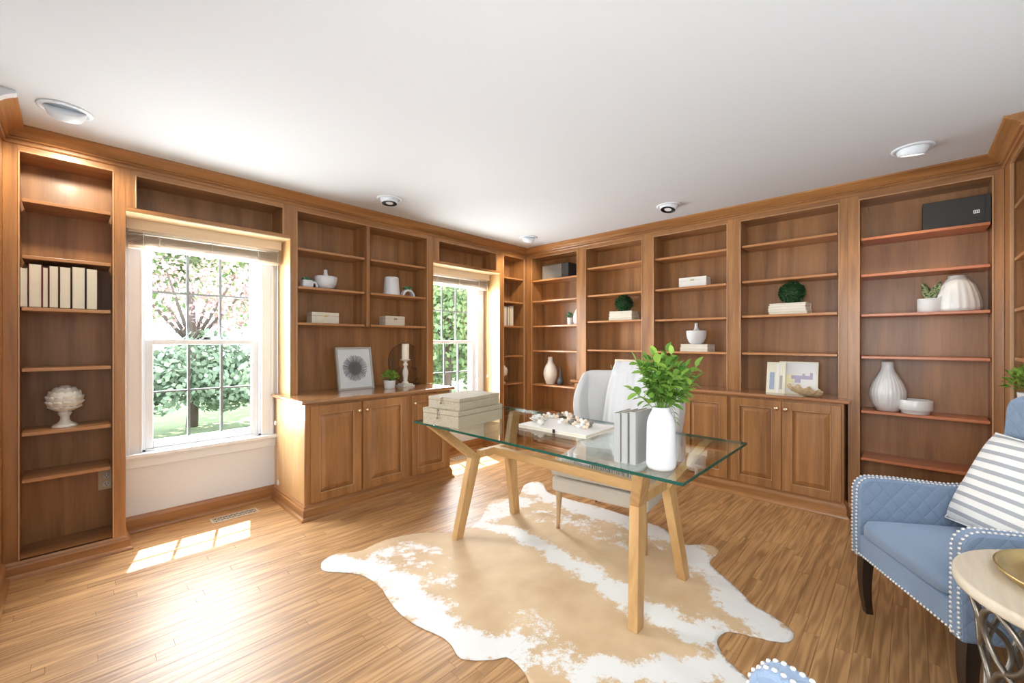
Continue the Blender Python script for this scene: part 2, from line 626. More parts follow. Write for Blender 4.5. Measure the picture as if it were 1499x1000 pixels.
def stripemat():
    m, nt, b = newmat('striped_linen')
    tc = N(nt, 'ShaderNodeTexCoord')
    sp = N(nt, 'ShaderNodeSeparateXYZ')
    nt.links.new(tc.outputs['Object'], sp.inputs[0])
    a = N(nt, 'ShaderNodeMath', operation='MULTIPLY')
    nt.links.new(sp.outputs[2], a.inputs[0])
    a.inputs[1].default_value = 1 / 0.042
    f = N(nt, 'ShaderNodeMath', operation='FRACT')
    nt.links.new(a.outputs[0], f.inputs[0])
    g = N(nt, 'ShaderNodeMath', operation='GREATER_THAN')
    nt.links.new(f.outputs[0], g.inputs[0])
    g.inputs[1].default_value = 0.60
    nz = N(nt, 'ShaderNodeTexNoise')
    nz.inputs['Scale'].default_value = 500
    nt.links.new(tc.outputs['Object'], nz.inputs[0])
    gm = N(nt, 'ShaderNodeMix', data_type='RGBA')
    gm.inputs[6].default_value = (0.24, 0.26, 0.29, 1)
    gm.inputs[7].default_value = (0.52, 0.53, 0.55, 1)
    nt.links.new(nz.outputs[0], gm.inputs[0])
    mx = N(nt, 'ShaderNodeMix', data_type='RGBA')
    mx.inputs[6].default_value = (0.80, 0.79, 0.75, 1)
    nt.links.new(gm.outputs[2], mx.inputs[7])
    nt.links.new(g.outputs[0], mx.inputs[0])
    nt.links.new(mx.outputs[2], b.inputs['Base Color'])
    b.inputs['Roughness'].default_value = 0.9
    bp = N(nt, 'ShaderNodeBump')
    bp.inputs['Strength'].default_value = 0.3
    bp.inputs['Distance'].default_value = 0.001
    nt.links.new(nz.outputs[0], bp.inputs['Height'])
    nt.links.new(bp.outputs[0], b.inputs['Normal'])
    return m


M['stripe'] = stripemat()


def wovenmat():
    m, nt, b = newmat('woven_grasscloth')
    tc = N(nt, 'ShaderNodeTexCoord')
    nz = N(nt, 'ShaderNodeTexNoise')
    nz.inputs['Scale'].default_value = 240
    nz.inputs['Detail'].default_value = 3
    nt.links.new(tc.outputs['Object'], nz.inputs[0])
    mx = N(nt, 'ShaderNodeMix', data_type='RGBA')
    mx.inputs[6].default_value = (0.10, 0.075, 0.04, 1)
    mx.inputs[7].default_value = (0.66, 0.57, 0.42, 1)
    nt.links.new(nz.outputs[0], mx.inputs[0])
    nt.links.new(mx.outputs[2], b.inputs['Base Color'])
    b.inputs['Roughness'].default_value = 0.8
    bp = N(nt, 'ShaderNodeBump')
    bp.inputs['Strength'].default_value = 0.6
    bp.inputs['Distance'].default_value = 0.002
    nt.links.new(nz.outputs[0], bp.inputs['Height'])
    nt.links.new(bp.outputs[0], b.inputs['Normal'])
    return m


M['woven'] = wovenmat()
M['tabletop'] = wood('whitewashed_wood', (0.38, 0.30, 0.21), (0.64, 0.56, 0.44), 'x', 0.8, 0.5, 0.05)


def hidemat():
    m, nt, b = newmat('cowhide')
    at = N(nt, 'ShaderNodeAttribute', attribute_name='white')
    ge = N(nt, 'ShaderNodeNewGeometry')
    n1 = N(nt, 'ShaderNodeTexNoise')
    n1.inputs['Scale'].default_value = 7
    n1.inputs['Detail'].default_value = 10
    n1.inputs['Roughness'].default_value = 0.80
    nt.links.new(ge.outputs['Position'], n1.inputs[0])
    ad = N(nt, 'ShaderNodeMath', operation='MULTIPLY_ADD')
    nt.links.new(n1.outputs[0], ad.inputs[0])
    ad.inputs[1].default_value = 2.4
    nt.links.new(at.outputs['Fac'], ad.inputs[2])
    mr = N(nt, 'ShaderNodeMapRange')
    mr.inputs[1].default_value = 1.72
    mr.inputs[2].default_value = 1.90
    nt.links.new(ad.outputs[0], mr.inputs[0])
    n2 = N(nt, 'ShaderNodeTexNoise')
    n2.inputs['Scale'].default_value = 5
    n2.inputs['Detail'].default_value = 8
    nt.links.new(ge.outputs['Position'], n2.inputs[0])
    tan = N(nt, 'ShaderNodeMix', data_type='RGBA')
    tan.inputs[6].default_value = (0.42, 0.255, 0.115, 1)
    tan.inputs[7].default_value = (0.74, 0.55, 0.34, 1)
    nt.links.new(n2.outputs[0], tan.inputs[0])
    mx = N(nt, 'ShaderNodeMix', data_type='RGBA')
    nt.links.new(mr.outputs[0], mx.inputs[0])
    nt.links.new(tan.outputs[2], mx.inputs[6])
    mx.inputs[7].default_value = (0.73, 0.72, 0.69, 1)
    nt.links.new(mx.outputs[2], b.inputs['Base Color'])
    b.inputs['Roughness'].default_value = 0.65
    b.inputs['Sheen Weight'].default_value = 0.15
    n3 = N(nt, 'ShaderNodeTexNoise')
    n3.inputs['Scale'].default_value = 300
    nt.links.new(ge.outputs['Position'], n3.inputs[0])
    bp = N(nt, 'ShaderNodeBump')
    bp.inputs['Strength'].default_value = 0.25
    bp.inputs['Distance'].default_value = 0.002
    nt.links.new(n3.outputs[0], bp.inputs['Height'])
    nt.links.new(bp.outputs[0], b.inputs['Normal'])
    return m


M['hide'] = hidemat()


def emit(name, col, s):
    m, nt, b = newmat(name)
    b.inputs['Base Color'].default_value = (*col, 1)
    b.inputs['Emission Color'].default_value = (*col, 1)
    b.inputs['Emission Strength'].default_value = s
    return m


M['bulb'] = emit('lamp_face', (1, 0.96, 0.88), 1.6)
M['bulboff'] = plain('frosted_lamp', (0.75, 0.75, 0.74), 0.3)

# ------------------------------------------------------------------ room dimensions
CEIL = 2.475
YF, YW = 3.55, 3.83          # window wall: cabinet face plane, wall plane
XF, XW = 4.02, 4.30          # far wall: cabinet face plane, wall plane
YR, YRW = -0.45, -0.75       # right wall
XL = -0.257                  # left wall
BAY1 = (0.234, 1.194)
BAY2 = (2.57, 3.54)
SILL, HEAD = 0.535, 2.06


def struct(name, mb, mat, parent=None, bevel=0):
    return obj(name, mb, mat, parent, kind='structure' if parent is None else None, bevel=bevel)


struct('ceiling', MB().box(-0.5, 4.6, -1.0, 4.2, CEIL, CEIL + 0.1), M['ceil'])
# window wall with two openings
WO1, WO2 = (0.335, 1.065), (2.685, 3.415)
wm = MB()
for x0, x1 in ((-0.5, WO1[0]), (WO1[1], WO2[0]), (WO2[1], 4.6)):
    wm.box(x0, x1, YW, YW + 0.16, 0, CEIL)
for w in (WO1, WO2):
    wm.box(w[0], w[1], YW, YW + 0.16, 0, SILL)
    wm.box(w[0], w[1], YW, YW + 0.16, HEAD, CEIL)
struct('wall_window', wm, M['wall'])
struct('wall_far', MB().box(XW, XW + 0.15, -1.0, YW, 0, CEIL), M['wall'])
struct('wall_right', MB().box(-0.5, XW, YRW - 0.12, YRW, 0, CEIL), M['wall'])
struct('wall_left', MB().box(XL - 0.25, XL - 0.10, YRW, YW, 0, CEIL), M['wall'])
# exterior eave over the windows
struct('roof_eave', MB().box(-1.5, 5.5, YW + 0.16, YW + 0.80, 2.58, 2.72), M['white'])

# ------------------------------------------------------------------ floor: oak strips
fl = struct('floor', MB().box(-0.5, XW, YRW, YW, -0.05, -0.012), M['soil'])
PWD = 0.057
lens = [0.55, 0.75, 0.95, 1.2]
pm = {}
for L in lens:
    b_ = MB()
    g = 0.0003
    c = 0.0007
    b_.hexa([(g, g, -0.012), (L - g, g, -0.012), (L - g, PWD - g, -0.012), (g, PWD - g, -0.012)],
            [(g, g, -c), (L - g, g, -c), (L - g, PWD - g, -c), (g, PWD - g, -c)])
    b_.hexa([(g, g, -c), (L - g, g, -c), (L - g, PWD - g, -c), (g, PWD - g, -c)],
            [(g + c, g + c, 0), (L - g - c, g + c, 0), (L - g - c, PWD - g - c, 0), (g + c, PWD - g - c, 0)])
    me = b_.mesh('plank')
    me.materials.append(M['floor'])
    pm[L] = me
boards = []
y = YRW
while y < YW:
    x = -0.5 - random.random() * 0.6
    while x < XW:
        L = random.choice(lens)
        boards.append((x, y, L))
        x += L
    y += PWD


def seen_size(b):
    cx, cy = b[0] + b[2] / 2, b[1] + PWD / 2
    F = depth((cx, cy))
    if F < 0.8: return 0
    Rr = cx * SA - cy * CA
    if abs(Rr / F) > 1.32: return 0
    if 1.30 / F > 1.0: return 0
    return b[2] / F / F
boards.sort(key=seen_size, reverse=True)
rest = MB()
for i, (x, y, L) in enumerate(boards):
    if i < 300:
        o = bpy.data.objects.new('plank', pm[L])
        COL.objects.link(o)
        o.parent = fl
        o.location = (x, y, 0)
    else:
        x1 = min(x + L, XW)
        rest.box(x + 0.0006, x1 - 0.0006, y + 0.0006, y + PWD - 0.0006, -0.012, 0)
obj('distant_planks', rest, M['floor'], fl, world=False, kind='stuff')


# ------------------------------------------------------------------ mitred mouldings
def sweep(path, prof, closed_ends=True):
    """path of 2D points, room on the right-hand side; prof of (offset into room, z). One MB per segment."""
    n = len(path)
    P = [Vector(p) for p in path]
    dirs = [(P[i + 1] - P[i]).normalized() for i in range(n - 1)]
    nor = [Vector((d.y, -d.x)) for d in dirs]
    mit = []
    for i in range(n):
        if i == 0: mit.append(nor[0])
        elif i == n - 1: mit.append(nor[-1])
        else:
            a, b = nor[i - 1], nor[i]
            mit.append((a + b) / (1 + a.dot(b)))
    out = []
    for i in range(n - 1):
        mb = MB()
        mb.prism(prof, lambda o_, z, i=i: (P[i].x + mit[i].x * o_, P[i].y + mit[i].y * o_, z),
                 lambda o_, z, i=i: (P[i + 1].x + mit[i + 1].x * o_, P[i + 1].y + mit[i + 1].y * o_, z))
        out.append(mb)
    return out


CZ = CEIL
crown = [(0, CZ - .090), (.010, CZ - .090), (.014, CZ - .084), (.014, CZ - .076), (.009, CZ - .072), (.009, CZ - .068), (.024, CZ - .066), (.027, CZ - .061), (.024, CZ - .056), (.020, CZ - .054),
         (.030, CZ - .046), (.042, CZ - .034), (.060, CZ - .022), (.066, CZ - .018), (.072, CZ - .016), (.080, CZ - .010), (.080, CZ), (0, CZ)]
cpath = [(XL, 3.08), (XL, YF), (XF, YF), (XF, YR), (3.34, YR)]
for i, (mb, mt) in enumerate(zip(sweep(cpath, crown), ('wy', 'wx', 'wy', 'wx'))):
    struct('trim_%d' % (i + 1), mb, M[mt])
struct('trim_6', sweep([(XL, 3.03), (XL, 3.08)], crown)[0], M['white'])
# left wall: wood jamb panel below the crown
struct('trim_5', MB().box(XL - 0.10, XL, 3.35, YF, 0.0, CZ - 0.08), M['wz'])
# baseboards behind the window bays
bb = [(0, 0), (.030, 0), (.030, .006), (.026, .016), (.016, .022), (.014, .024), (.014, .085), (.008, .098), (.004, .108), (0, .11)]
for i, bay in enumerate((BAY1, BAY2)):
    struct('baseboard_window_%d' % (i + 1), sweep([(bay[0], YW), (bay[1], YW)], bb)[0], M['wx'])
struct('baseboard_left', sweep([(XL, 2.2), (XL, 3.52)], bb)[0], M['wy'])
struct('baseboard_right', sweep([(3.3, YRW), (-0.4, YRW)], bb)[0], M['white'])


# ------------------------------------------------------------------ built-in cabinetry
class WallMap:
    """u runs along the wall, d goes from the face plane into the wall"""
    def __init__(s, kind):
        s.k = kind

    def box(s, mb, u0, u1, d0, d1, z0, z1):
        if s.k == 'window': return mb.box(u0, u1, YF + d0, YF + d1, z0, z1)
        if s.k == 'far': return mb.box(XF + d0, XF + d1, u0, u1, z0, z1)
        return mb.box(u0, u1, YR - d0, YR - d1, z0, z1)

    def pt(s, u, d, z):
        if s.k == 'window': return Vector((u, YF + d, z))
        if s.k == 'far': return Vector((XF + d, u, z))
        return Vector((u, YR - d, z))

    def mh(s): return M['wy'] if s.k == 'far' else M['wx']

    def ms(s): return M['sy'] if s.k == 'far' else M['sx']


WIN, FAR, RGT = WallMap('window'), WallMap('far'), WallMap('right')
TOPZ = 2.355
DEP = 0.278


def bookcase(wm, name, label, u0, u1, o0, o1, zb, shelves, z_open=None, ztop=TOPZ, cat='bookcase', divider=None, shelf_mat=None,
             shelf_breaks=None, left_panel=True, holes=False, group=None, dep=DEP, shelf_front=0.012, lit_side_mat=(None, None)):
    """u0..u1 outer edges, o0..o1 opening; zb bottom of the unit; z_open bottom of the opening"""
    if z_open is None: z_open = zb
    t = empty(name, wm.pt((u0 + u1) / 2, 0.1, zb), label=label, cat=cat, group=group)
    b = MB()
    wm.box(b, o0, o1, dep - 0.012, dep, z_open, ztop)
    obj('back_panel', b, M['back'], t)
    for a, c in ((u0, o0), (o1, u1)):
        b = MB()
        w = min(0.02, abs(c - a) / 2)
        if a == u0: wm.box(b, a, a + w, 0.02, dep, zb, CZ - 0.08); wm.box(b, c - 0.012, c, 0.02, dep - 0.012, z_open, ztop)
        else: wm.box(b, c - w, c, 0.02, dep, zb, CZ - 0.08); wm.box(b, a, a + 0.012, 0.02, dep - 0.012, z_open, ztop)
        sm_ = lit_side_mat[0 if a == u0 else 1]
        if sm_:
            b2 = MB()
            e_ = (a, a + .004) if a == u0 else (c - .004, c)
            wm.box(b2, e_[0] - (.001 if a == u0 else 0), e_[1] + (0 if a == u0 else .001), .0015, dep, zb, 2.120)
            obj('lit_side_liner', b2, sm_, t)  # thin added liner whose pale colour stands in for window light
        obj('side_panel', b, M['wz'], t)
        b = MB()
        wm.box(b, a, c, 0, 0.02, zb, CZ - 0.08)
        obj('stile', b, M['wz'], t, bevel=0.0015)
    b = MB()
    wm.box(b, o0, o1, 0, 0.02, ztop, CZ - 0.08)
    wm.box(b, o0, o1, 0.02, dep, ztop, ztop + 0.015)
    obj('top_rail', b, wm.mh(), t)
    if z_open > zb:
        b = MB()
        wm.box(b, o0, o1, 0, 0.02, zb, z_open)
        wm.box(b, o0, o1, 0.02, dep, z_open - 0.018, z_open)
        obj('bottom_panel', b, wm.mh(), t)
    # slim bead around the opening
    b = MB()
    bw = 0.007
    wm.box(b, o0, o0 + bw, -0.004, 0.012, z_open, ztop)
    wm.box(b, o1 - bw, o1, -0.004, 0.012, z_open, ztop)
    wm.box(b, o0, o1, -0.004, 0.012, ztop - bw, ztop)
    obj('bead', b, M['bead'], t, bevel=0.002)
    spans = [(o0, o1)]
    if divider:
        dz0 = divider[2]
        b = MB()
        wm.box(b, divider[0], divider[1], 0.004, dep - 0.012, dz0, ztop)
        obj('divider', b, M['wz'], t, bevel=0.002)
        spans = [(o0, divider[0]), (divider[1], o1)]
    for z in shelves:
        full = divider and z <= divider[2] + 0.01
        for a, c in ([(o0, o1)] if full else spans):
            b = MB()
            wm.box(b, a + 0.013, c - 0.013, shelf_front, dep - 0.013, z - 0.020, z)
            obj('shelf', b, shelf_mat or wm.ms(), t, bevel=0.003)
    if holes:
        b = MB()
        zz = 0.3
        while zz < 2.3:
            for dd in (0.05, 0.22):
                p = wm.pt(o1 - 0.0125, dd, zz)
                b.box(p.x - 0.0006, p.x + 0.0004, p.y - 0.003, p.y + 0.003, zz - 0.003, zz + 0.003)
            zz += 0.05
        obj('shelf_pin_holes', b, M['dark'], t, kind='stuff')
    return t


# left bookcase
lb = bookcase(WIN, 'bookcase', 'narrow tall built-in wooden bookcase left of the near window', XL, BAY1[0], -0.203, 0.181, 0.0,
              [2.098, 1.782, 1.492, 1.150, 0.790, 0.530], z_open=0.09)
# outlet
ot = at_y(156, 702, YW - 0.014)
oe = empty('wall_outlet', (ot.x, YW - 0.014, ot.z - 0.057), label='almond double electrical outlet low in the left bookcase back', cat='outlet')
b = MB(); b.box(ot.x - 0.040, ot.x + 0.040, YW - 0.019, YW - 0.0125, ot.z - 0.062, ot.z + 0.062)
obj('cover_plate', b, M['outlet'], oe, bevel=0.003)
for dz in (-0.027, 0.027):
    b = MB()
    b.lathe([(0.019, 0), (0.019, 0.003), (0.017, 0.004)], 20, Matrix.Translation((ot.x, YW - 0.019, ot.z + dz)) @ Matrix.Rotation(PI / 2, 4, 'X'))
    s_ = obj('socket', b, M['cream'], oe)
    b = MB()
    for dx in (-0.007, 0.007): b.box(ot.x + dx - 0.0015, ot.x + dx + 0.0015, YW - 0.0245, YW - 0.0228, ot.z + dz - 0.002, ot.z + dz + 0.010)
    b.box(ot.x - 0.003, ot.x + 0.003, YW - 0.0245, YW - 0.0228, ot.z + dz - 0.012, ot.z + dz - 0.007)
    obj('slot', b, M['dark'], s_, world=False)

# base moulding profile for plinths
plinth = [(-0.02, 0), (.034, 0), (.034, .004), (.030, .014), (.020, .020), (.018, .022), (.018, .062), (.012, .070), (.010, .078), (.004, .084), (0, .090), (-0.02, .090)]


def base_mould(path, parent, mats, scale=1.0):
    for mb, mt in zip(sweep(path, [(o_, z * scale) for o_, z in plinth]), mats):
        obj('base_moulding', mb, M[mt], parent)


base_mould([(XL + 0.002, YF), (BAY1[0], YF), (BAY1[0], YW)], lb, ('wx', 'wy'))

# shelf boxes over the windows
for bay, op, z0, lab in ((BAY1, (0.278, 1.144), 2.145, 'open wooden shelf box above the near window'), (BAY2, (2.637, 3.487), 2.15, 'open wooden shelf box above the far window')):
    t = empty('shelf_box', (sum(bay) / 2, YF + .1, 2.12), label=lab, cat='cabinet')
    b = MB(); WIN.box(b, bay[0], bay[1], 0.0, DEP, 2.120, 2.145); obj('bottom_panel', b, M['wx'], t, bevel=0.003)
    b = MB(); WIN.box(b, bay[0], bay[1], 0.002, DEP, 2.112, 2.1195); obj('lit_soffit_liner', b, M['soffit_lit'], t)  # added liner, bounced light painted in as a paler wood
    b = MB(); WIN.box(b, bay[0], bay[1], DEP - 0.012, DEP, 2.145, CZ - .08); obj('back_panel', b, M['back'], t)
    for a, c in ((bay[0], op[0]), (op[1], bay[1])):
        b = MB(); WIN.box(b, a, c, 0, DEP - 0.012, 2.145, CZ - .08); obj('side_panel', b, M['wz'], t)
    b = MB(); WIN.box(b, op[0], op[1], 0, 0.02, TOPZ, CZ - .08); WIN.box(b, op[0], op[1], 0.02, DEP - 0.012, TOPZ, TOPZ + .015)
    obj('top_rail', b, M['wx'], t)
    b = MB()
    WIN.box(b, op[0], op[0] + .007, -.004, .012, 2.145, TOPZ); WIN.box(b, op[1] - .007, op[1], -.004, .012, 2.145, TOPZ)
    WIN.box(b, op[0], op[1], -.004, .012, TOPZ - .007, TOPZ)
    obj('bead', b, M['bead'], t, bevel=.002)

# hutch between the windows
CT = 0.870
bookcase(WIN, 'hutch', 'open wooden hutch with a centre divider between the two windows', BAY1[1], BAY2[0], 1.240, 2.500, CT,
         [2.060, 1.750, 1.455], divider=(1.840, 1.872, 1.436), cat='hutch', lit_side_mat=(M['side'], M['side']))
# narrow corner bookcase
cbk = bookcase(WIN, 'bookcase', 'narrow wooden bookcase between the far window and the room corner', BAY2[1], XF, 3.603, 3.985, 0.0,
               [2.096, 1.797, 1.495, 1.125, 0.782, 0.45], z_open=0.09, lit_side_mat=(M['side'], None))
base_mould([(BAY2[1], YW), (BAY2[1], YF), (XF - .002, YF)], cbk, ('wy', 'wx'))


def door(wm, parent, u0, u1, z0, z1, dface, knob_u, knob_z=None):
    """raised panel door standing 12 mm proud of the frame at depth dface"""
    fw = 0.062
    d0, d1 = dface - 0.020, dface
    b = MB()
    wm.box(b, u0, u0 + fw, d0, d1, z0, z1)
    wm.box(b, u1 - fw, u1, d0, d1, z0, z1)
    wm.box(b, u0 + fw, u1 - fw, d0, d1, z0, z0 + fw)
    wm.box(b, u0 + fw, u1 - fw, d0, d1, z1 - fw, z1)
    dr = obj('door', b, M['wz'], parent, bevel=0.0025)
    b = MB()
    a0, a1, c0, c1 = u0 + fw, u1 - fw, z0 + fw, z1 - fw
    e = 0.040
    P = wm.pt
    q0 = [P(a0, d1, c0), P(a1, d1, c0), P(a1, d1, c1), P(a0, d1, c1)]
    q1 = [P(a0, d0 + 0.017, c0), P(a1, d0 + 0.017, c0), P(a1, d0 + 0.017, c1), P(a0, d0 + 0.017, c1)]
    q2 = [P(a0 + e, d0 + 0.001, c0 + e), P(a1 - e, d0 + 0.001, c0 + e), P(a1 - e, d0 + 0.001, c1 - e), P(a0 + e, d0 + 0.001, c1 - e)]
    b.hexa(q0, q1).hexa(q1, q2)
    obj('panel', b, M['wz'], dr, world=False)
    b = MB()
    s_ = 0.005
    for (x0, x1, y0, y1) in ((a0, a1, c0, c0 + s_), (a0, a1, c1 - s_, c1), (a0, a0 + s_, c0, c1), (a1 - s_, a1, c0, c1)):
        wm.box(b, x0, x1, d0 - 0.002, d0 + 0.012, y0, y1)
    obj('sticking', b, M['bead'], dr, world=False, bevel=0.0015)
    kz = knob_z if knob_z else z1 - 0.055
    kp = wm.pt(knob_u, d0, kz)
    out = wm.pt(0, -1, 0) - wm.pt(0, 0, 0)
    Mx = Matrix.Translation(kp) @ out.to_track_quat('Z', 'Y').to_matrix().to_4x4()
    b = MB().lathe([(0.010, 0), (0.010, 0.002), (0.006, 0.004), (0.006, 0.012), (0.013, 0.016), (0.0165, 0.022), (0.013, 0.029), (0.004, 0.031)], 20, Mx)
    obj('knob', b, M['brass'], dr, world=False)
    return dr


# base cabinet between windows
BC = (1.165, 2.485)
t = empty('base_cabinet', (1.82, 3.5, 0), label='three-door wooden base cabinet between the windows', cat='cabinet')
db = 3.17 - YF
b = MB()
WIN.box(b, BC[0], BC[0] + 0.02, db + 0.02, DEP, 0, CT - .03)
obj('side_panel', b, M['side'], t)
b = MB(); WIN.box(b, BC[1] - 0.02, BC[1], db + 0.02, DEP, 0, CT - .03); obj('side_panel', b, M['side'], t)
b = MB(); WIN.box(b, BC[0], BC[1], db, db + 0.02, 0, CT - .03); obj('face_frame', b, M['wz'], t, bevel=.001)
b = MB(); WIN.box(b, BC[0] + .02, BC[1] - .02, DEP - .02, DEP, 0, CT - .03); obj('back_panel', b, M['back'], t)
for (u0, u1, ku) in ((1.200, 1.588, 1.565), (1.603, 2.010, 1.630), (2.055, 2.455, 2.082)):
    door(WIN, t, u0, u1, 0.115, CT - 0.045, db, ku, 0.755)
base_mould([(BC[0], YW), (BC[0], 3.17), (BC[1], 3.17), (BC[1], YW)], t, ('wy', 'wx', 'wy'), 1.2)


def countertop(wm, label, u0, u1, dfront, endcut0=True, endcut1=True, dback=DEP, name='countertop', mat=None, cat='countertop'):
    t = empty(name, wm.pt((u0 + u1) / 2, 0, CT - .03), label=label, cat=cat)
    ov = 0.035
    n = 6
    prof = [(0, CT - .030), (0.012, CT - .030)] + [(ov - .014 + .014 * math.cos(a), CT - .015 + .015 * math.sin(a)) for a in [(-PI / 2 + PI * k / n) for k in range(n + 1)]] + [(0, CT)]
    if wm.k == 'window':
        path = [(u0, YW), (u0, YF + dfront), (u1, YF + dfront), (u1, YW)]
    else:
        path = [(XF + .0, u1), (XF + dfront, u1), (XF + dfront, u0), (XF + .0, u0)]
    b = MB()
    for mb in sweep(path, prof):
        b.add(mb.v, mb.f)
    obj('nosing', b, mat or wm.mh(), t)
    b = MB(); wm.box(b, u0, u1, dfront, dback, CT - .030, CT)
    obj('top_board', b, mat or wm.mh(), t)
    return t


M['ctx'] = wood('polished_counter_long', CW1, (0.42, 0.21, 0.09), 'x', 1, 0.16, 0.6)
M['cty'] = wood('polished_counter_cross', (0.24, 0.10, 0.036), (0.44, 0.20, 0.085), 'y', 1, 0.16, 0.6)
countertop(WIN, 'polished wooden counter with rounded edge between the windows', BC[0] + .0, BC[1] + .0, db, mat=M['ctx'])

# far wall: first bookcase, long base cabinet with three upper units, last bookcase
fb = bookcase(FAR, 'bookcase', 'wooden bookcase on the far wall next to the room corner', 2.722, YF - .001, 2.763, 3.461, 0.0,
              [2.072, 1.812, 1.499, 1.190, 0.765, 0.42], z_open=0.09)
base_mould([(XF, YF - .002), (XF, 2.73)], fb, ('wy',))
UN = ((1.908, 2.722, 1.966, 2.651), (1.107, 1.908, 1.157, 1.849), (0.319, 1.107, 0.368, 1.057))
US = ([2.135, 1.823, 1.530, 1.210], [2.133, 1.824, 1.521, 1.205], [2.137, 1.828, 1.527, 1.205])
UL = ('open upper bookshelf holding a topiary ball behind the desk chair', 'open upper bookshelf holding the white box and lidded bowl', 'open upper bookshelf with art prints at its foot')
for (u0, u1, o0, o1), sh, lb_ in zip(UN, US, UL):
    bookcase(FAR, 'bookshelf', lb_, u0, u1, o0, o1, CT, sh, cat='bookshelf')
FC = (0.332, 2.722)
dbf = 3.905 - XF
for i, (u0, u1) in enumerate(((1.908, 2.722), (1.107, 1.908), (0.332, 1.107))):
    t = empty('base_cabinet', (4.0, (u0 + u1) / 2, 0), label=('two-door base cabinet behind the wingback chair, beside the corner bookcase', 'two-door base cabinet on the far wall partly hidden by the wingback chair', 'two-door base cabinet on the far wall below the art prints')[i], cat='cabinet')
    b = MB(); FAR.box(b, u0, u1, dbf, dbf + .02, 0, CT - .03); obj('face_frame', b, M['wz'], t, bevel=.001)
    b = MB(); FAR.box(b, u0, u0 + .02, dbf + .02, DEP, 0, CT - .03); obj('side_panel', b, M['wz'], t)
    b = MB(); FAR.box(b, u1 - .02, u1, dbf + .02, DEP, 0, CT - .03); obj('side_panel', b, M['wz'], t)
    m_ = (u0 + u1) / 2
    if i == 2:
        d1, d2 = (0.345, 0.716), (0.724, 1.092)
    else:
        d1, d2 = (u0 + .014, m_ - .003), (m_ + .003, u1 - .03)
    door(FAR, t, d1[0], d1[1], 0.115, CT - .045, dbf, d1[1] - .028, 0.765)
    door(FAR, t, d2[0], d2[1], 0.115, CT - .045, dbf, d2[0] + .028, 0.765)
    path = [(3.905, u1), (3.905, u0)]
    mats = ('wy',)
    if i == 2: path.append((XF, u0)); mats = ('wy', 'wx')
    if i == 0: path.insert(0, (XF, u1)); mats = ('wx', 'wy')
    base_mould(path, t, mats, 1.2)
countertop(FAR, 'long polished wooden counter along the far wall', FC[0], FC[1], dbf, mat=M['cty'])
rb = bookcase(FAR, 'bookcase', 'wide tall bookcase with reddish shelves behind the blue armchair', YR + .001, 0.319, -0.405, 0.256, 0.0,
              [2.067, 1.797, 1.503, 1.193, 0.790, 0.440], z_open=0.09, shelf_mat=M['ry'])
base_mould([(XF, 0.318), (XF, YR + .002)], rb, ('wy',))
# right wall bookcase, seen edge on
rw = bookcase(RGT, 'bookcase', 'wooden bookcase on the right wall at the frame edge, with shelf pin holes', 3.34, XF, 3.40, 3.81, 0.0,
              [2.098, 1.792, 1.493, 1.207, 0.93, 0.60, 0.3], z_open=0.09, holes=True)

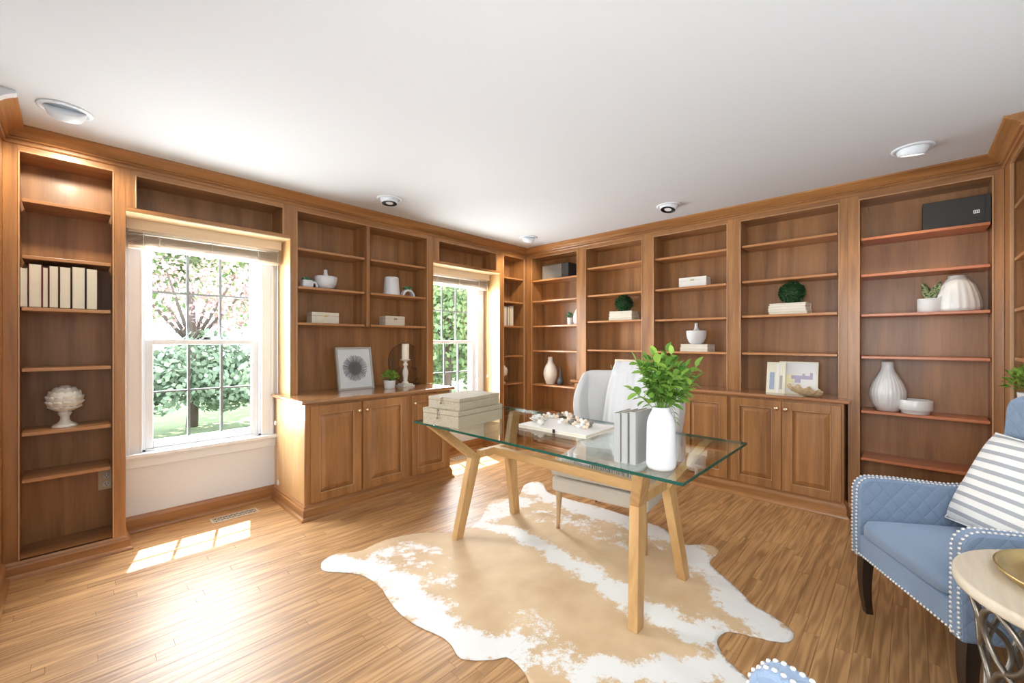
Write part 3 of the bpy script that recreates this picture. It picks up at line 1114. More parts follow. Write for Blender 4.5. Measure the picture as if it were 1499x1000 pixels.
# ------------------------------------------------------------------ windows
def window(i, wo, bay):
    t = empty('window_%d' % i, ((wo[0] + wo[1]) / 2, YW, SILL), kind='structure')
    # casing
    for k, (a, c) in enumerate(((max(wo[0] - .085, bay[0] + .004), wo[0]), (wo[1], min(wo[1] + .085, bay[1] - .004)))):
        b = MB(); b.box(a, c, YW - .018, YW, SILL, HEAD + .02)
        s0, s1 = (a, a + .018) if k == 0 else (c - .018, c)
        b.box(s0, s1, YW - .026, YW - .018, SILL, HEAD + .02)
        e0, e1 = (c - .012, c) if k == 0 else (a, a + .012)
        b.box(e0, e1, YW - .022, YW - .018, SILL, HEAD + .02)
        obj('casing', b, M['white'], t, bevel=.002)
    b = MB(); b.box(wo[0] - .08, wo[1] + .08, YW - .018, YW, HEAD, 2.115); obj('head_casing', b, M['white'], t)
    # stool and apron
    b = MB(); b.box(bay[0] + .003, bay[1] - .003, YW - .055, YW, SILL - .028, SILL); obj('sill', b, M['white'], t, bevel=.006)
    b = MB(); b.box(bay[0] + .003, bay[1] - .003, YW - .016, YW, SILL - .10, SILL - .028); b.box(bay[0] + .003, bay[1] - .003, YW - .026, YW, SILL - .045, SILL - .028)
    obj('apron', b, M['white'], t, bevel=.003)
    # jamb liner
    b = MB()
    b.box(wo[0], wo[0] + .018, YW, YW + .14, SILL, HEAD); b.box(wo[1] - .018, wo[1], YW, YW + .14, SILL, HEAD)
    b.box(wo[0], wo[1], YW, YW + .14, HEAD - .02, HEAD); b.box(wo[0], wo[1], YW, YW + .16, SILL - .0, SILL + .014)
    obj('jamb', b, M['white'], t)
    mid = 1.295
    for nm, y0, z0, z1, br, tr in (('lower_sash', YW + .015, SILL + .014, mid + .018, .055, .036), ('upper_sash', YW + .058, mid - .018, HEAD - .02, .036, .045)):
        y1 = y0 + .040
        x0, x1 = wo[0] + .018, wo[1] - .018
        sw = .042
        b = MB()
        b.box(x0, x0 + sw, y0, y1, z0, z1); b.box(x1 - sw, x1, y0, y1, z0, z1)
        b.box(x0 + sw, x1 - sw, y0, y1, z0, z0 + br); b.box(x0 + sw, x1 - sw, y0, y1, z1 - tr, z1)
        s_ = obj(nm, b, M['white'], t, bevel=.003)
        gx0, gx1, gz0, gz1 = x0 + sw, x1 - sw, z0 + br, z1 - tr
        b = MB()
        ym = (y0 + y1) / 2
        for k in (1, 2):
            xm = gx0 + (gx1 - gx0) * k / 3
            b.box(xm - .008, xm + .008, ym - .008, ym + .008, gz0, gz1)
        zm = (gz0 + gz1) / 2
        b.box(gx0, gx1, ym - .007, ym + .007, zm - .006, zm + .006)
        obj('grille', b, M['muntin'], s_, world=False)
        for c in range(3):
            for r_ in range(2):
                a0 = gx0 + (gx1 - gx0) * c / 3
                a1 = gx0 + (gx1 - gx0) * (c + 1) / 3
                c0 = gz0 + (gz1 - gz0) * r_ / 2
                c1 = gz0 + (gz1 - gz0) * (r_ + 1) / 2
                b = MB(); b.add([(a0, ym, c0), (a1, ym, c0), (a1, ym, c1), (a0, ym, c1)], [(0, 1, 2, 3)])
                obj('pane', b, M['glass'], s_, world=False, recalc=False)
        if nm == 'lower_sash':
            b = MB(); xc = (x0 + x1) / 2
            b.box(xc - .032, xc + .032, y0 + .008, y0 + .034, z1, z1 + .008)
            b.lathe([(.012, 0), (.012, .014), (.006, .018)], 16, Matrix.Translation((xc, y0 + .02, z1 + .006)))
            b.box(xc - .002, xc + .030, y0 + .014, y0 + .026, z1 + .010, z1 + .018)
            obj('sash_lock', b, M['dark'], s_, world=False)


window(1, WO1, BAY1)
window(2, WO2, BAY2)


def blind(wo, bay, label, cordside):
    y0 = 3.715
    t = empty('window_blind', ((bay[0] + bay[1]) / 2, 3.75, 1.93), label=label, cat='blind', group='raised blinds in the window bays')
    x0, x1 = bay[0] + .012, bay[1] - .012
    b = MB(); b.box(x0, x1, y0, y0 + .012, 2.045, 2.112); b.box(x0, x1, y0 - .004, y0, 2.100, 2.112); b.box(x0, x1, y0 - .004, y0, 2.045, 2.052)
    obj('valance', b, M['valance'], t, bevel=.002)
    b = MB(); b.box(x0 + .01, x1 - .01, y0 + .018, y0 + .06, 2.030, 2.075)
    obj('headrail', b, M['blind'], t, bevel=.002)
    n = 13
    me = None
    for k in range(n):
        z = 2.018 - k * .0056
        if me is None:
            b = MB()
            pr = []
            w = .050
            for q in range(5):
                a = -1 + q / 2
                pr.append((a * w / 2, .0028 * (1 - a * a)))
            top = pr
            bot = [(p, q - .0024) for p, q in reversed(pr)]
            b.prism(top + bot, lambda p, q: (x0 + .012, y0 + .040 + p, q), lambda p, q: (x1 - .012, y0 + .040 + p, q))
            me = b.mesh('slat')
            me.materials.append(M['blind'])
        o = bpy.data.objects.new('slat', me)
        COL.objects.link(o)
        o.parent = t
        o.location = Vector((random.uniform(-.001, .001), random.uniform(-.002, .002), z)) - Vector(t.location)
    b = MB(); b.box(x0 + .012, x1 - .012, y0 + .016, y0 + .064, 1.924, 1.943)
    obj('bottom_rail', b, M['blind'], t, bevel=.003)
    for fx in (.18, .5, .82):
        xx = x0 + (x1 - x0) * fx
        b = MB()
        for dy in (.012, .068):
            b.tube([(xx, y0 + dy, 2.03), (xx + .004, y0 + dy - .006, 1.98), (xx, y0 + dy, 1.935)], .0016, 6)
        for k in range(4):
            b.tube([(xx - .002, y0 + .012, 2.01 - k * .02), (xx + .012, y0 + .002, 2.0 - k * .02), (xx, y0 + .012, 1.992 - k * .02)], .0014, 6)
        obj('ladder_cord', b, M['cord'], t)
    # pull cord with tassel
    xc = bay[0] + .10
    b = MB(); b.tube([(xc, y0 + .010, 2.03), (xc, y0 + .008, 1.7), (xc, y0 + .010, 1.42)], .0018, 6)
    obj('tilt_wand', b, M['cord'], t)
    xc = bay[1] - .035
    b = MB(); b.tube([(xc, y0 + .014, 2.03), (xc, y0 + .02, 1.2), (xc, y0 + .010, .17 if cordside else .9)], .0016, 6)
    cd_ = obj('pull_cord', b, M['cord'], t)
    zt = .13 if cordside else .86
    b = MB().lathe([(.004, 0), (.009, .004), (.008, .02), (.003, .04)], 12, Matrix.Translation((xc, y0 + .010, zt)))
    obj('tassel', b, M['white'], cd_, world=False)
    if cordside:
        b = MB().lathe([(.004, 0), (.008, .004), (.008, .02), (.003, .036)], 12, Matrix.Translation((xc - .018, y0 + .012, .62)))
        obj('tassel', b, M['white'], cd_, world=False)


blind(WO1, BAY1, 'raised tan window blind with valance at the near window', True)
blind(WO2, BAY2, 'raised tan window blind with valance at the far window', False)


# floor registers
def register(c, rz, label):
    t = empty('floor_register', (c[0], c[1], 0), rz, label=label, cat='vent', group='floor registers under the windows')
    L, Wd = .30, .10
    b = MB()
    b.box(-L / 2, L / 2, -Wd / 2, -Wd / 2 + .014, 0, .004); b.box(-L / 2, L / 2, Wd / 2 - .014, Wd / 2, 0, .004)
    b.box(-L / 2, -L / 2 + .014, -Wd / 2 + .014, Wd / 2 - .014, 0, .004); b.box(L / 2 - .014, L / 2, -Wd / 2 + .014, Wd / 2 - .014, 0, .004)
    obj('rim', b, M['tabletop'], t, world=False)
    obj('shaft', MB().box(-L / 2 + .014, L / 2 - .014, -Wd / 2 + .014, Wd / 2 - .014, .0002, .0008), M['dark'], t, world=False)
    b = MB()
    n = 8
    for k in range(n):
        x = -L / 2 + .014 + (L - .028) * (k + .5) / n
        for sg in (1, -1):
            b.box(-.003, .003, -.046, .046, .001, .003, Matrix.Translation((x, 0, 0)) @ Matrix.Rotation(sg * .45, 4, 'Z') @ Matrix.Diagonal((1, .72, 1, 1)))
    b.box(-L / 2 + .014, L / 2 - .014, -.003, .003, .001, .003)
    obj('lattice', b, M['tabletop'], t, world=False)


register((0.84, 3.64), 0, 'ornate floor register below the near window')
register((3.02, 3.62), 0, 'ornate floor register below the far window')


# ------------------------------------------------------------------ ceiling fixtures
def downlight(p, aim, lit, label, power=0):
    t = empty('recessed_light', (p[0], p[1], CEIL), label=label, cat='ceiling light', group='eyeball ceiling lights along the bookcases')
    b = MB().lathe([(.102, 0), (.100, -.006), (.084, -.010), (.080, -.004)], 36)
    obj('trim_ring', b, M['white'], t, world=False)
    ax = (Vector(aim) - Vector(p)).normalized()
    q = ax.to_track_quat('Z', 'Y').to_matrix().to_4x4()
    Mx = Matrix.Translation((0, 0, .012)) @ q
    pr = [(.078, -.005), (.077, .010), (.072, .030), (.066, .045), (.061, .052), (.058, .052), (.056, .046)]
    b = MB().lathe(pr, 32, Mx)
    e_ = obj('eyeball', b, M['white'], t, world=False)
    b = MB().lathe([(.055, .044), (.053, .049), (.030, .050), (.004, .0505)], 28, Mx)
    obj('lamp', b, M['bulb'] if lit else M['bulboff'], e_, world=False)
    if not lit:
        b = MB().lathe([(.0605, .050), (.0605, .0535), (.056, .0535), (.056, .050)], 28, Mx)
        obj('lamp_rim', b, M['dark'], e_, world=False)
    if power:
        d = bpy.data.lights.new('spot', 'SPOT')
        d.energy = power
        d.spot_size = R(105)
        d.spot_blend = 0.55
        d.shadow_soft_size = 0.04
        d.color = (1.0, 0.86, 0.66)
        o = bpy.data.objects.new('lamp_beam', d)
        COL.objects.link(o)
        o.parent = t
        o.location = Vector((0, 0, .012)) + ax * .075
        o.rotation_euler = ax.to_track_quat('-Z', 'Y').to_euler()
    return t


for p, a, lit, lab, pw in (((-0.02, 3.10), (-0.02, 3.75, 1.75), True, 'eyeball ceiling light over the left bookcase', 26),
                           ((1.80, 3.09), (1.75, 3.0, 1.0), False, 'dark-rimmed eyeball ceiling light in front of the hutch', 0),
                           ((3.55, 3.10), (3.75, 3.45, 1.9), True, 'eyeball ceiling light in the room corner', 30),
                           ((3.55, 1.49), (3.2, 1.6, 1.0), False, 'eyeball ceiling light midway along the far wall', 0),
                           ((3.52, -0.03), (3.72, 0.05, 1.6), True, 'lit eyeball ceiling light before the rightmost far bookcase', 14)):
    downlight((p[0], p[1], CEIL), a, lit, lab, pw)

# ------------------------------------------------------------------ cowhide rug
def hide_rug():
    px = [(470, 828), (476, 820), (492, 812), (512, 810), (530, 807), (548, 798), (570, 790), (595, 784), (620, 781), (645, 781), (664, 780), (684, 774), (700, 764), (706, 756), (712, 742), (725, 733), (745, 730), (760, 726), (764, 718), (768, 711),
          (782, 705.6), (795, 709), (802, 721), (830, 731), (873, 742), (921, 757), (950, 767), (972, 775), (998, 797), (1033, 798), (1050, 804), (1050, 812), (1039, 824), (1046, 834), (1068, 853), (1090, 874), (1100, 885), (1132, 904), (1158, 923), (1162, 933),
          (1154, 941), (1132, 940), (1100, 933), (1068, 926), (1055, 931), (1049.5, 941), (1055, 955), (1068, 971), (1084, 987), (1097, 1000)]
    pts = [at_z(a, b, 0).xy for a, b in px]
    pts += [Vector(q) for q in ((1.66, .40), (1.55, .33), (1.44, .34), (1.38, .46), (1.30, .58), (1.18, .68), (1.10, .78), (1.10, .92))]
    px2 = [(774, 1000), (766, 984), (754, 971), (741, 963), (728, 966), (705, 968), (683, 967), (670, 962), (661, 946), (645, 933), (610, 917), (584, 898), (568, 878), (558, 862), (536, 846), (513, 840), (475, 837)]
    pts += [at_z(a, b, 0).xy for a, b in px2]
    # smooth outline
    n = len(pts)
    fine = []
    for i in range(n):
        p0, p1, p2, p3 = pts[i - 1], pts[i], pts[(i + 1) % n], pts[(i + 2) % n]
        m = max(1, int((p2 - p1).length / .018))
        for k in range(m):
            t = k / m
            fine.append(0.5 * ((2 * p1) + (p2 - p0) * t + (2 * p0 - 5 * p1 + 4 * p2 - p3) * t * t + (3 * p1 - p0 - 3 * p2 + p3) * t ** 3))
    nb = len(fine)

    def inside(p):
        c = False
        j = nb - 1
        for i in range(nb):
            a, b = fine[i], fine[j]
            if (a.y > p.y) != (b.y > p.y) and p.x < (b.x - a.x) * (p.y - a.y) / (b.y - a.y) + a.x: c = not c
            j = i
        return c
    x0 = min(p.x for p in fine); x1 = max(p.x for p in fine); y0 = min(p.y for p in fine); y1 = max(p.y for p in fine)
    inner = []
    st = .024
    x = x0
    while x < x1:
        y = y0
        while y < y1:
            p = Vector((x + random.uniform(-.004, .004), y + random.uniform(-.004, .004)))
            if inside(p): inner.append(p)
            y += st
        x += st
    allp = fine + inner
    edges = [(i, (i + 1) % nb) for i in range(nb)]
    vs, es, fs, *_ = delaunay_2d_cdt(allp, edges, [list(range(nb))], 1, 1e-5)
    strokes = [([(690, 766), (760, 782), (820, 816), (880, 854), (940, 890), (1000, 920), (1055, 940)], .070, .110, 1),
               ([(480, 828), (540, 828), (580, 850), (612, 885), (650, 925), (705, 955), (752, 952)], .12, .11, 1),
               ([(560, 812), (600, 800), (640, 808)], .060, .045, .66),
               ([(600, 805), (640, 828), (650, 850)], .10, .07, .50),
               ([(845, 1000), (880, 978), (930, 985), (1000, 985)], .060, .085, 1),
               ([(1000, 985), (1050, 975), (1085, 995)], .075, .09, 1),
               ([(765, 915), (800, 945), (830, 985)], .09, .09, .55),
               ([(1010, 800), (1052, 850), (1092, 895), (1135, 925), (1155, 932)], .10, .15, 1),
               ([(775, 712), (800, 727), (870, 750), (930, 766), (985, 790)], .15, .15, 1),
               ([(770, 745), (840, 770), (920, 795)], .12, .10, .52),
               ([(712, 762), (735, 745), (765, 735)], .10, .12, .75)]
    S_ = []
    for pl, r0, r1, cap in strokes:
        w = [at_z(a, b, 0).xy for a, b in pl]
        S_.append((w, r0, r1, cap))

    def white(p):
        best = -1
        for w, r0, r1, cap in S_:
            m = len(w) - 1
            for i in range(m):
                a, b = w[i], w[i + 1]
                d = b - a
                t = max(0, min(1, (p - a).dot(d) / d.length_squared))
                r = r0 + (r1 - r0) * (i + t) / m
                best = max(best, min(cap, 1 - (p - a - d * t).length / (2 * r)))
        return max(-.4, min(1, best))
    me = bpy.data.meshes.new('cowhide_rug')
    co = []
    for v in vs:
        dmin = min((v - q).length for q in fine[::3])
        h = .004 + .003 * min(1, dmin / .05)
        h += .004 * max(0, noise.noise(Vector((v.x * 3.1 + v.y * 2, v.y * 9 - v.x * 2, 0)))) * min(1, dmin / .1)
        co.append((v.x, v.y, h))
    me.from_pydata(co, [], fs)
    at = me.attributes.new('white', 'FLOAT', 'POINT')
    for i, v in enumerate(vs): at.data[i].value = white(v)
    for p in me.polygons: p.use_smooth = True
    bm = bmesh.new(); bm.from_mesh(me)
    for f in bm.faces:
        if f.normal.z < 0: f.normal_flip()
    bm.to_mesh(me); bm.free()
    o = obj('cowhide_rug', me, M['hide'], label='tan and white cowhide rug lying under the glass desk', cat='rug')
    md = o.modifiers.new('solid', 'SOLIDIFY'); md.thickness = .0035; md.offset = -1
    return o


hide_rug()
RZ = .007


# ------------------------------------------------------------------ glass desk
def desk():
    t = empty('desk', (2.07, 1.54, RZ), label='glass-topped desk with angled golden oak legs on the cowhide rug', cat='desk')
    GZ0, GZ1 = .738, .752
    x0, x1, y0, y1 = 1.628, 2.517, .628, 2.470
    b = MB()
    b.add([(x0, y0, GZ1), (x1, y0, GZ1), (x1, y1, GZ1), (x0, y1, GZ1)], [(0, 1, 2, 3)])
    b.add([(x0, y0, GZ0), (x1, y0, GZ0), (x1, y1, GZ0), (x0, y1, GZ0)], [(3, 2, 1, 0)])
    g = obj('glass_top', b, M['deskglass'], t, recalc=False)
    b = MB()
    c = .0015
    ring = lambda e, z: [(x0 - e, y0 - e, z), (x1 + e, y0 - e, z), (x1 + e, y1 + e, z), (x0 - e, y1 + e, z)]
    q = [ring(0, GZ0), ring(c, GZ0 + c), ring(c, GZ1 - c), ring(0, GZ1)]
    for j in range(3):
        b.add(q[j] + q[j + 1], [(k, (k + 1) % 4, 4 + (k + 1) % 4, 4 + k) for k in range(4)])
    obj('glass_edge', b, M['edge'], g, world=False, recalc=False, label='dark green polished glass edge')
    # four kinked legs
    cx, cy = 2.02, 1.515
    for ex in (-1, 1):
        for ey in (-1, 1):
            foot = Vector((1.745 if ex < 0 else 2.300, .885 if ey < 0 else 2.145, RZ))
            knee = Vector((1.850 if ex < 0 else 2.195, .925 if ey < 0 else 2.100, .530))
            top = Vector((1.665 if ex < 0 else 2.465, .815 if ey < 0 else 2.30, GZ0 - .001))
            ax = Vector((1, 0, 0))
            th = .024      # half thickness along y
            w0, w1, w2 = .030, .042, .030
            yv = Vector((0, th, 0))
            b = MB()
            def sec(p, w, z=None):
                return [p - ax * w - yv, p + ax * w - yv, p + ax * w + yv, p - ax * w + yv]
            b.hexa(sec(foot, w0), sec(knee, w1))
            lg = obj('leg', b, M['desk'], t, bevel=.003)
            b = MB()
            b.hexa(sec(knee, w1), sec(top, .042))
            obj('arm', b, M['desk'], t, bevel=.003)
    for yy in (.935, 2.09):
        b = MB(); b.box(1.885, 2.160, yy - .020, yy + .020, .520, .568)
        obj('joint_block', b, M['desk'], t, bevel=.003)
    b = MB(); b.box(2.000, 2.045, .955, 2.07, .521, .574)
    obj('stretcher', b, M['deskb'], t, bevel=.003)
    return GZ1


DZ = desk()


# ------------------------------------------------------------------ wingback desk chair
def wing_chair():
    t = empty('wingback_chair', (2.315, 1.445, RZ), R(97), label='oat linen wingback desk chair with a white throw over its back', cat='chair')
    P = dict(parent=t, world=False)
    b = MB(); b.box(-.335, .335, -.62, 0, .265, .365)
    obj('seat_base', b, M['linen'], bevel=.018, **P)
    b = MB()

    def cush(u, v):
        return None
    b.box(-.345, .345, -.58, .012, .372, .470)
    obj('seat_cushion', b, M['linen'], bevel=.03, **P)
    for sx, sy in ((-1, -.04), (1, -.04), (-1, -.60), (1, -.60)):
        b = MB()
        x = sx * .305
        fy = sy + (.0 if sy > -.3 else -.05)
        fx = x * (1.0)
        n = 6
        pts, rs = [], []
        for k in range(n + 1):
            q = k / n
            pts.append((x + (fx - x) * (1 - q) - sx * .010 * q, fy + (sy - fy) * q - .0, q * .268))
            rs.append(.0125 + .013 * q ** 2)
        b.tube(pts, rs, 10)
        obj('leg', b, M['chairleg'], **P)

    # winged shell
    def shell(u, v):
        s = (u - .5) * 2           # -1..1 around
        z0 = .27
        a = abs(s)
        top = 1.065 - .02 * a ** 2 - .17 * max(0, (a - .30) / .70) ** 2.6
        z = z0 + (top - z0) * v
        flare = .315 + .058 * min(1, max(0, (z - .40) / .40)) ** 1.0
        # U-shape
        k = min(1, a / .55)
        x = math.copysign(flare * math.sin(k * PI / 2) if a < .55 else flare, s)
        wing = .05 + .13 * (1 - max(0, (z - .80)) * 1.6)
        depth_back = -.655 - .055 * (z - .4)
        y = depth_back + (.09 * (1 - math.cos(k * PI / 2)) if a < .55 else .09 + (a - .55) / .45 * wing * .9)
        return (x, y, z)
    b = MB().grid(shell, 41, 18)
    o = obj('winged_back', b, M['linenback'], solid=.055, subsurf=1, recalc=True, **P)
    for p in o.data.polygons: p.use_smooth = True
    return t


wc = wing_chair()


def throw():
    """white throw hanging over the chair back, down its front and piled on the seat"""
    t = empty('throw_blanket', wc.location, R(97), label='white fluffy throw draped over the wingback chair onto its seat', cat='blanket')
    prof = [(-.800, .80), (-.795, .92), (-.775, 1.05), (-.735, 1.118), (-.690, 1.122), (-.655, 1.085), (-.632, 1.0), (-.615, .88), (-.60, .75), (-.58, .63), (-.555, .56), (-.50, .51), (-.42, .50), (-.30, .500), (-.18, .50), (-.06, .495), (-.0, .49)]
    L = [0]
    for a, c in zip(prof, prof[1:]): L.append(L[-1] + math.hypot(c[0] - a[0], c[1] - a[1]))

    def at(q):
        d = q * L[-1]
        for i in range(len(L) - 1):
            if d <= L[i + 1] or i == len(L) - 2:
                f = (d - L[i]) / (L[i + 1] - L[i])
                return [prof[i][k] + (prof[i + 1][k] - prof[i][k]) * f for k in (0, 1)]

    def fn(u, v):
        y, z = at(v)
        # drifts to the left side of the seat as it comes down
        cxx = -.02 + .02 * max(0, v - .3)
        hw = .165 + .22 * min(.50, max(0, v - .25)) + .008 * math.sin(v * 7)
        x = cxx + (u - .5) * 2 * hw + .012 * math.sin(v * 11 + u * 3)
        fold = .012 * math.sin(u * 23 + v * 2) + .008 * math.sin(u * 41 + 1 + v * 5)
        fold *= .6 + .4 * noise.noise(Vector((u * 3, v * 6, 1)))
        n = noise.noise(Vector((x * 7, v * 9, 3)))
        if v > .62:
            z += max(0, .018 + .035 * n + fold)
            z += .07 * math.exp(-((v - .80) / .07) ** 2) * (.6 + .5 * n) * (1 - abs(u - .5))
        else:
            y += .012 + fold + .006 * n if v > .3 else -.012 - fold
            if v <= .3: pass
            z += .010
        return (x, y, z)
    b = MB().grid(fn, 46, 90)
    obj('cloth', b, M['throw'], t, world=False, solid=.010, recalc=False)
    b = MB()
    for k in range(40):
        u = k / 39
        p = Vector(fn(u, 1.0))
        b.tube([p, p + Vector((random.uniform(-.006, .006), .012, -.008)), p + Vector((random.uniform(-.008, .008), .016, -.045))], .0022, 5)
    obj('fringe', b, M['throw'], t, world=False, kind='stuff')
    # a loose fold heaped at the seat's left side
    b = MB()

    def heap(u, v):
        a = u * 2 * PI
        r = v
        x = .12 + r * .125 * math.cos(a) * (1 + .12 * math.sin(3 * a))
        y = -.20 + r * .15 * math.sin(a) * (1 + .1 * math.cos(2 * a))
        h = .10 * (1 - r ** 2.4)
        h += .018 * math.sin(a * 3 + r * 6) * r * (1 - r)
        h += .020 * noise.noise(Vector((x * 14, y * 14, 2)))* (1 - r * .8)
        return (x, y, .505 + max(0.0, h))
    b.grid(heap, 40, 14, closed_u=True)
    obj('heaped_fold', b, M['throw'], t, world=False, recalc=True)


throw()


# ------------------------------------------------------------------ blue armchairs and side table
def nails(b, pts, r=.0062, n=8):
    """domed nail heads: pts = list of (pos, normal)"""
    for p, nrm in pts:
        Mx = Matrix.Translation(p) @ Vector(nrm).to_track_quat('Z', 'Y').to_matrix().to_4x4()
        b.lathe([(r, -.001), (r * .9, .002), (r * .5, .0045), (r * .1, .0052)], n, Mx)


def resample(pts, step):
    out = []
    acc = 0
    for i in range(len(pts) - 1):
        a, c = Vector(pts[i]), Vector(pts[i + 1])
        d = (c - a).length
        while acc < d:
            out.append((a + (c - a) * (acc / d), i))
            acc += step
        acc -= d
    return out


def armchair(loc, rz, label, Wd=.64):
    t = empty('armchair', loc, rz, label=label, cat='armchair')
    P = dict(parent=t, world=False)
    h = Wd / 2
    aw = .058
    b = MB(); b.box(-h + aw, h - aw, -.56, -.004, .285, .385)
    obj('seat_rail', b, M['blue'], bevel=.010, **P)
    # crowned seat cushion
    def cu(u, v):
        a = u * 2 * PI
        ca, sa = math.cos(a), math.sin(a)
        k = .22
        sx = math.copysign(abs(ca) ** k, ca); sy = math.copysign(abs(sa) ** k, sa)
        prof = [(0, 0), (.92, .0), (1.0, .012), (1.0, .055), (.97, .076), (.86, .090), (.55, .102), (.25, .107), (.001, .108)]
        j = min(int(round(v * 8)), 8)
        r, z = prof[j]
        return (sx * r * (h - aw - .002), -.262 + sy * r * .268, .386 + z * .9)
    b = MB().grid(cu, 48, 9, closed_u=True)
    obj('seat_cushion', b, M['blue'], **P)
    ap = [(0, .272), (.002, .40), (0, .585)]
    for k in range(7):
        a = PI / 2 * k / 6
        ap.append((-.062 + .062 * math.cos(a), .590 + .062 * math.sin(a)))
    ap += [(-.16, .650), (-.28, .641), (-.38, .634), (-.46, .640), (-.52, .66), (-.60, .66), (-.60, .272)]
    for sx in (1, -1):
        xi, xo = sx * (h - aw), sx * h
        b = MB().prism(ap, lambda y, z: (xi, y, z), lambda y, z: (xo, y, z))
        arm = obj('arm', b, M['quilt'], bevel=.012, **P)
        b = MB()
        edge = [(0, .285), (.002, .40), (0, .585)] + ap[3:14]
        for off in (.012, aw - .012):
            pts = resample([(sx * (h - off), y, z) for y, z in edge], .0170)
            L = []
            for p, i in pts:
                a, c = edge[i], edge[i + 1]
                n = Vector((0, -(a[1] - c[1]) * -1, 0))
                tx, tz = c[0] - a[0], c[1] - a[1]
                n = Vector((0, tz, -tx)).normalized()
                L.append((p, n))
            nails(b, L)
        obj('nailhead_trim', b, M['steel'], arm, world=False, kind='stuff')
    b = MB()
    pts = resample([(-h + .02, .0, .291), (h - .02, .0, .291)], .0170)
    nails(b, [(p + Vector((0, -.003, 0)), (0, 1, 0)) for p, i in pts])
    obj('rail_nailheads', b, M['steel'], **P, kind='stuff')
    # back: rounded upright slab leaning back
    pb = []
    hw = h - .012
    for x, z in ((-hw, .27), (hw, .27)): pb.append((x, z))
    for k in range(9):
        a = PI / 2 * k / 8
        pb.append((hw - .065 + .065 * math.cos(a), .995 + .065 * math.sin(a)))
    for k in range(9):
        a = PI / 2 + PI / 2 * k / 8
        pb.append((-hw + .065 + .065 * math.cos(a), .995 + .065 * math.sin(a)))
    lean = lambda z: -.10 * max(0, z - .40)
    b = MB().prism(pb, lambda x, z: (x * (1 - .06 * max(0, z - .6)), -.535 + lean(z), z), lambda x, z: (x * (1 - .06 * max(0, z - .6)), -.635 + lean(z), z))
    obj('backrest', b, M['quilt'], bevel=.025, **P)
    for sx in (-1, 1):
        for fr in (1, 0):
            b = MB()
            n = 7
            for k in range(n):
                q0, q1 = k / n, (k + 1) / n
                def sec(q):
                    z = .275 * (1 - q)
                    bow = .020 * math.sin(q * PI * .9) if fr else -.05 * q ** 1.5
                    yy = (-.045 if fr else -.57) + (-.012 * q + bow * .6 if fr else bow)
                    w = .024 - .010 * q
                    xx = sx * (h - .034)
                    return [(xx - w, yy - w, z), (xx + w, yy - w, z), (xx + w, yy + w, z), (xx - w, yy + w, z)]
                b.hexa(sec(q0), sec(q1))
            obj('leg', b, M['darkleg'], **P)
    return t


ac = armchair((2.352, .028, 0), R(31.5), 'blue quilted armchair with nailhead trim holding the striped pillow')
armchair((.706, .317, 0), R(-17), 'second blue nailhead armchair, only its arm tip showing at the bottom edge', .64)


def pillow():
    t = empty('throw_pillow', (0, 0, 0), label='grey and cream striped square pillow leaning in the blue armchair', cat='pillow')
    t.location = ac.matrix_basis @ Vector((.035, -.425, .700))
    t.rotation_mode = 'XYZ'
    Mx = Matrix.Rotation(R(31.5), 4, 'Z') @ Matrix.Rotation(R(-4), 4, 'Z') @ Matrix.Rotation(R(26), 4, 'X') @ Matrix.Rotation(R(2), 4, 'Y')
    t.rotation_euler = Mx.to_euler()
    hs = .218

    def sq(u, v):
        x, z = (u - .5) * 2, (v - .5) * 2
        d = (1 - x ** 4) * (1 - z ** 4)
        pin = 1 - .06 * ((1 - x * x) * z * z + (1 - z * z) * x * x)
        wr = .006 * noise.noise(Vector((x * 2.5, z * 2.5, 4)))
        return x * hs * pin, z * hs * pin, .062 * max(0, d) ** .45 + wr * d
    b = MB()
    b.grid(lambda u, v: (sq(u, v)[0], sq(u, v)[2], sq(u, v)[1]), 26, 26)
    b.grid(lambda u, v: (sq(u, v)[0], -sq(u, v)[2], sq(u, v)[1]), 26, 26)
    obj('cover', b, M['stripe'], t, world=False)
    # piped seam
    path = []
    for (x0, z0, x1, z1) in ((-1, -1, 1, -1), (1, -1, 1, 1), (1, 1, -1, 1), (-1, 1, -1, -1)):
        for k in range(10):
            q = k / 10
            x, z = x0 + (x1 - x0) * q, z0 + (z1 - z0) * q
            s = sq((x + 1) / 2, (z + 1) / 2)
            path.append((s[0] * 1.005, 0, s[1] * 1.005))
    obj('piping', MB().tube(path, .0038, 6, closed=True), M['coverw'], t, world=False)


pillow()


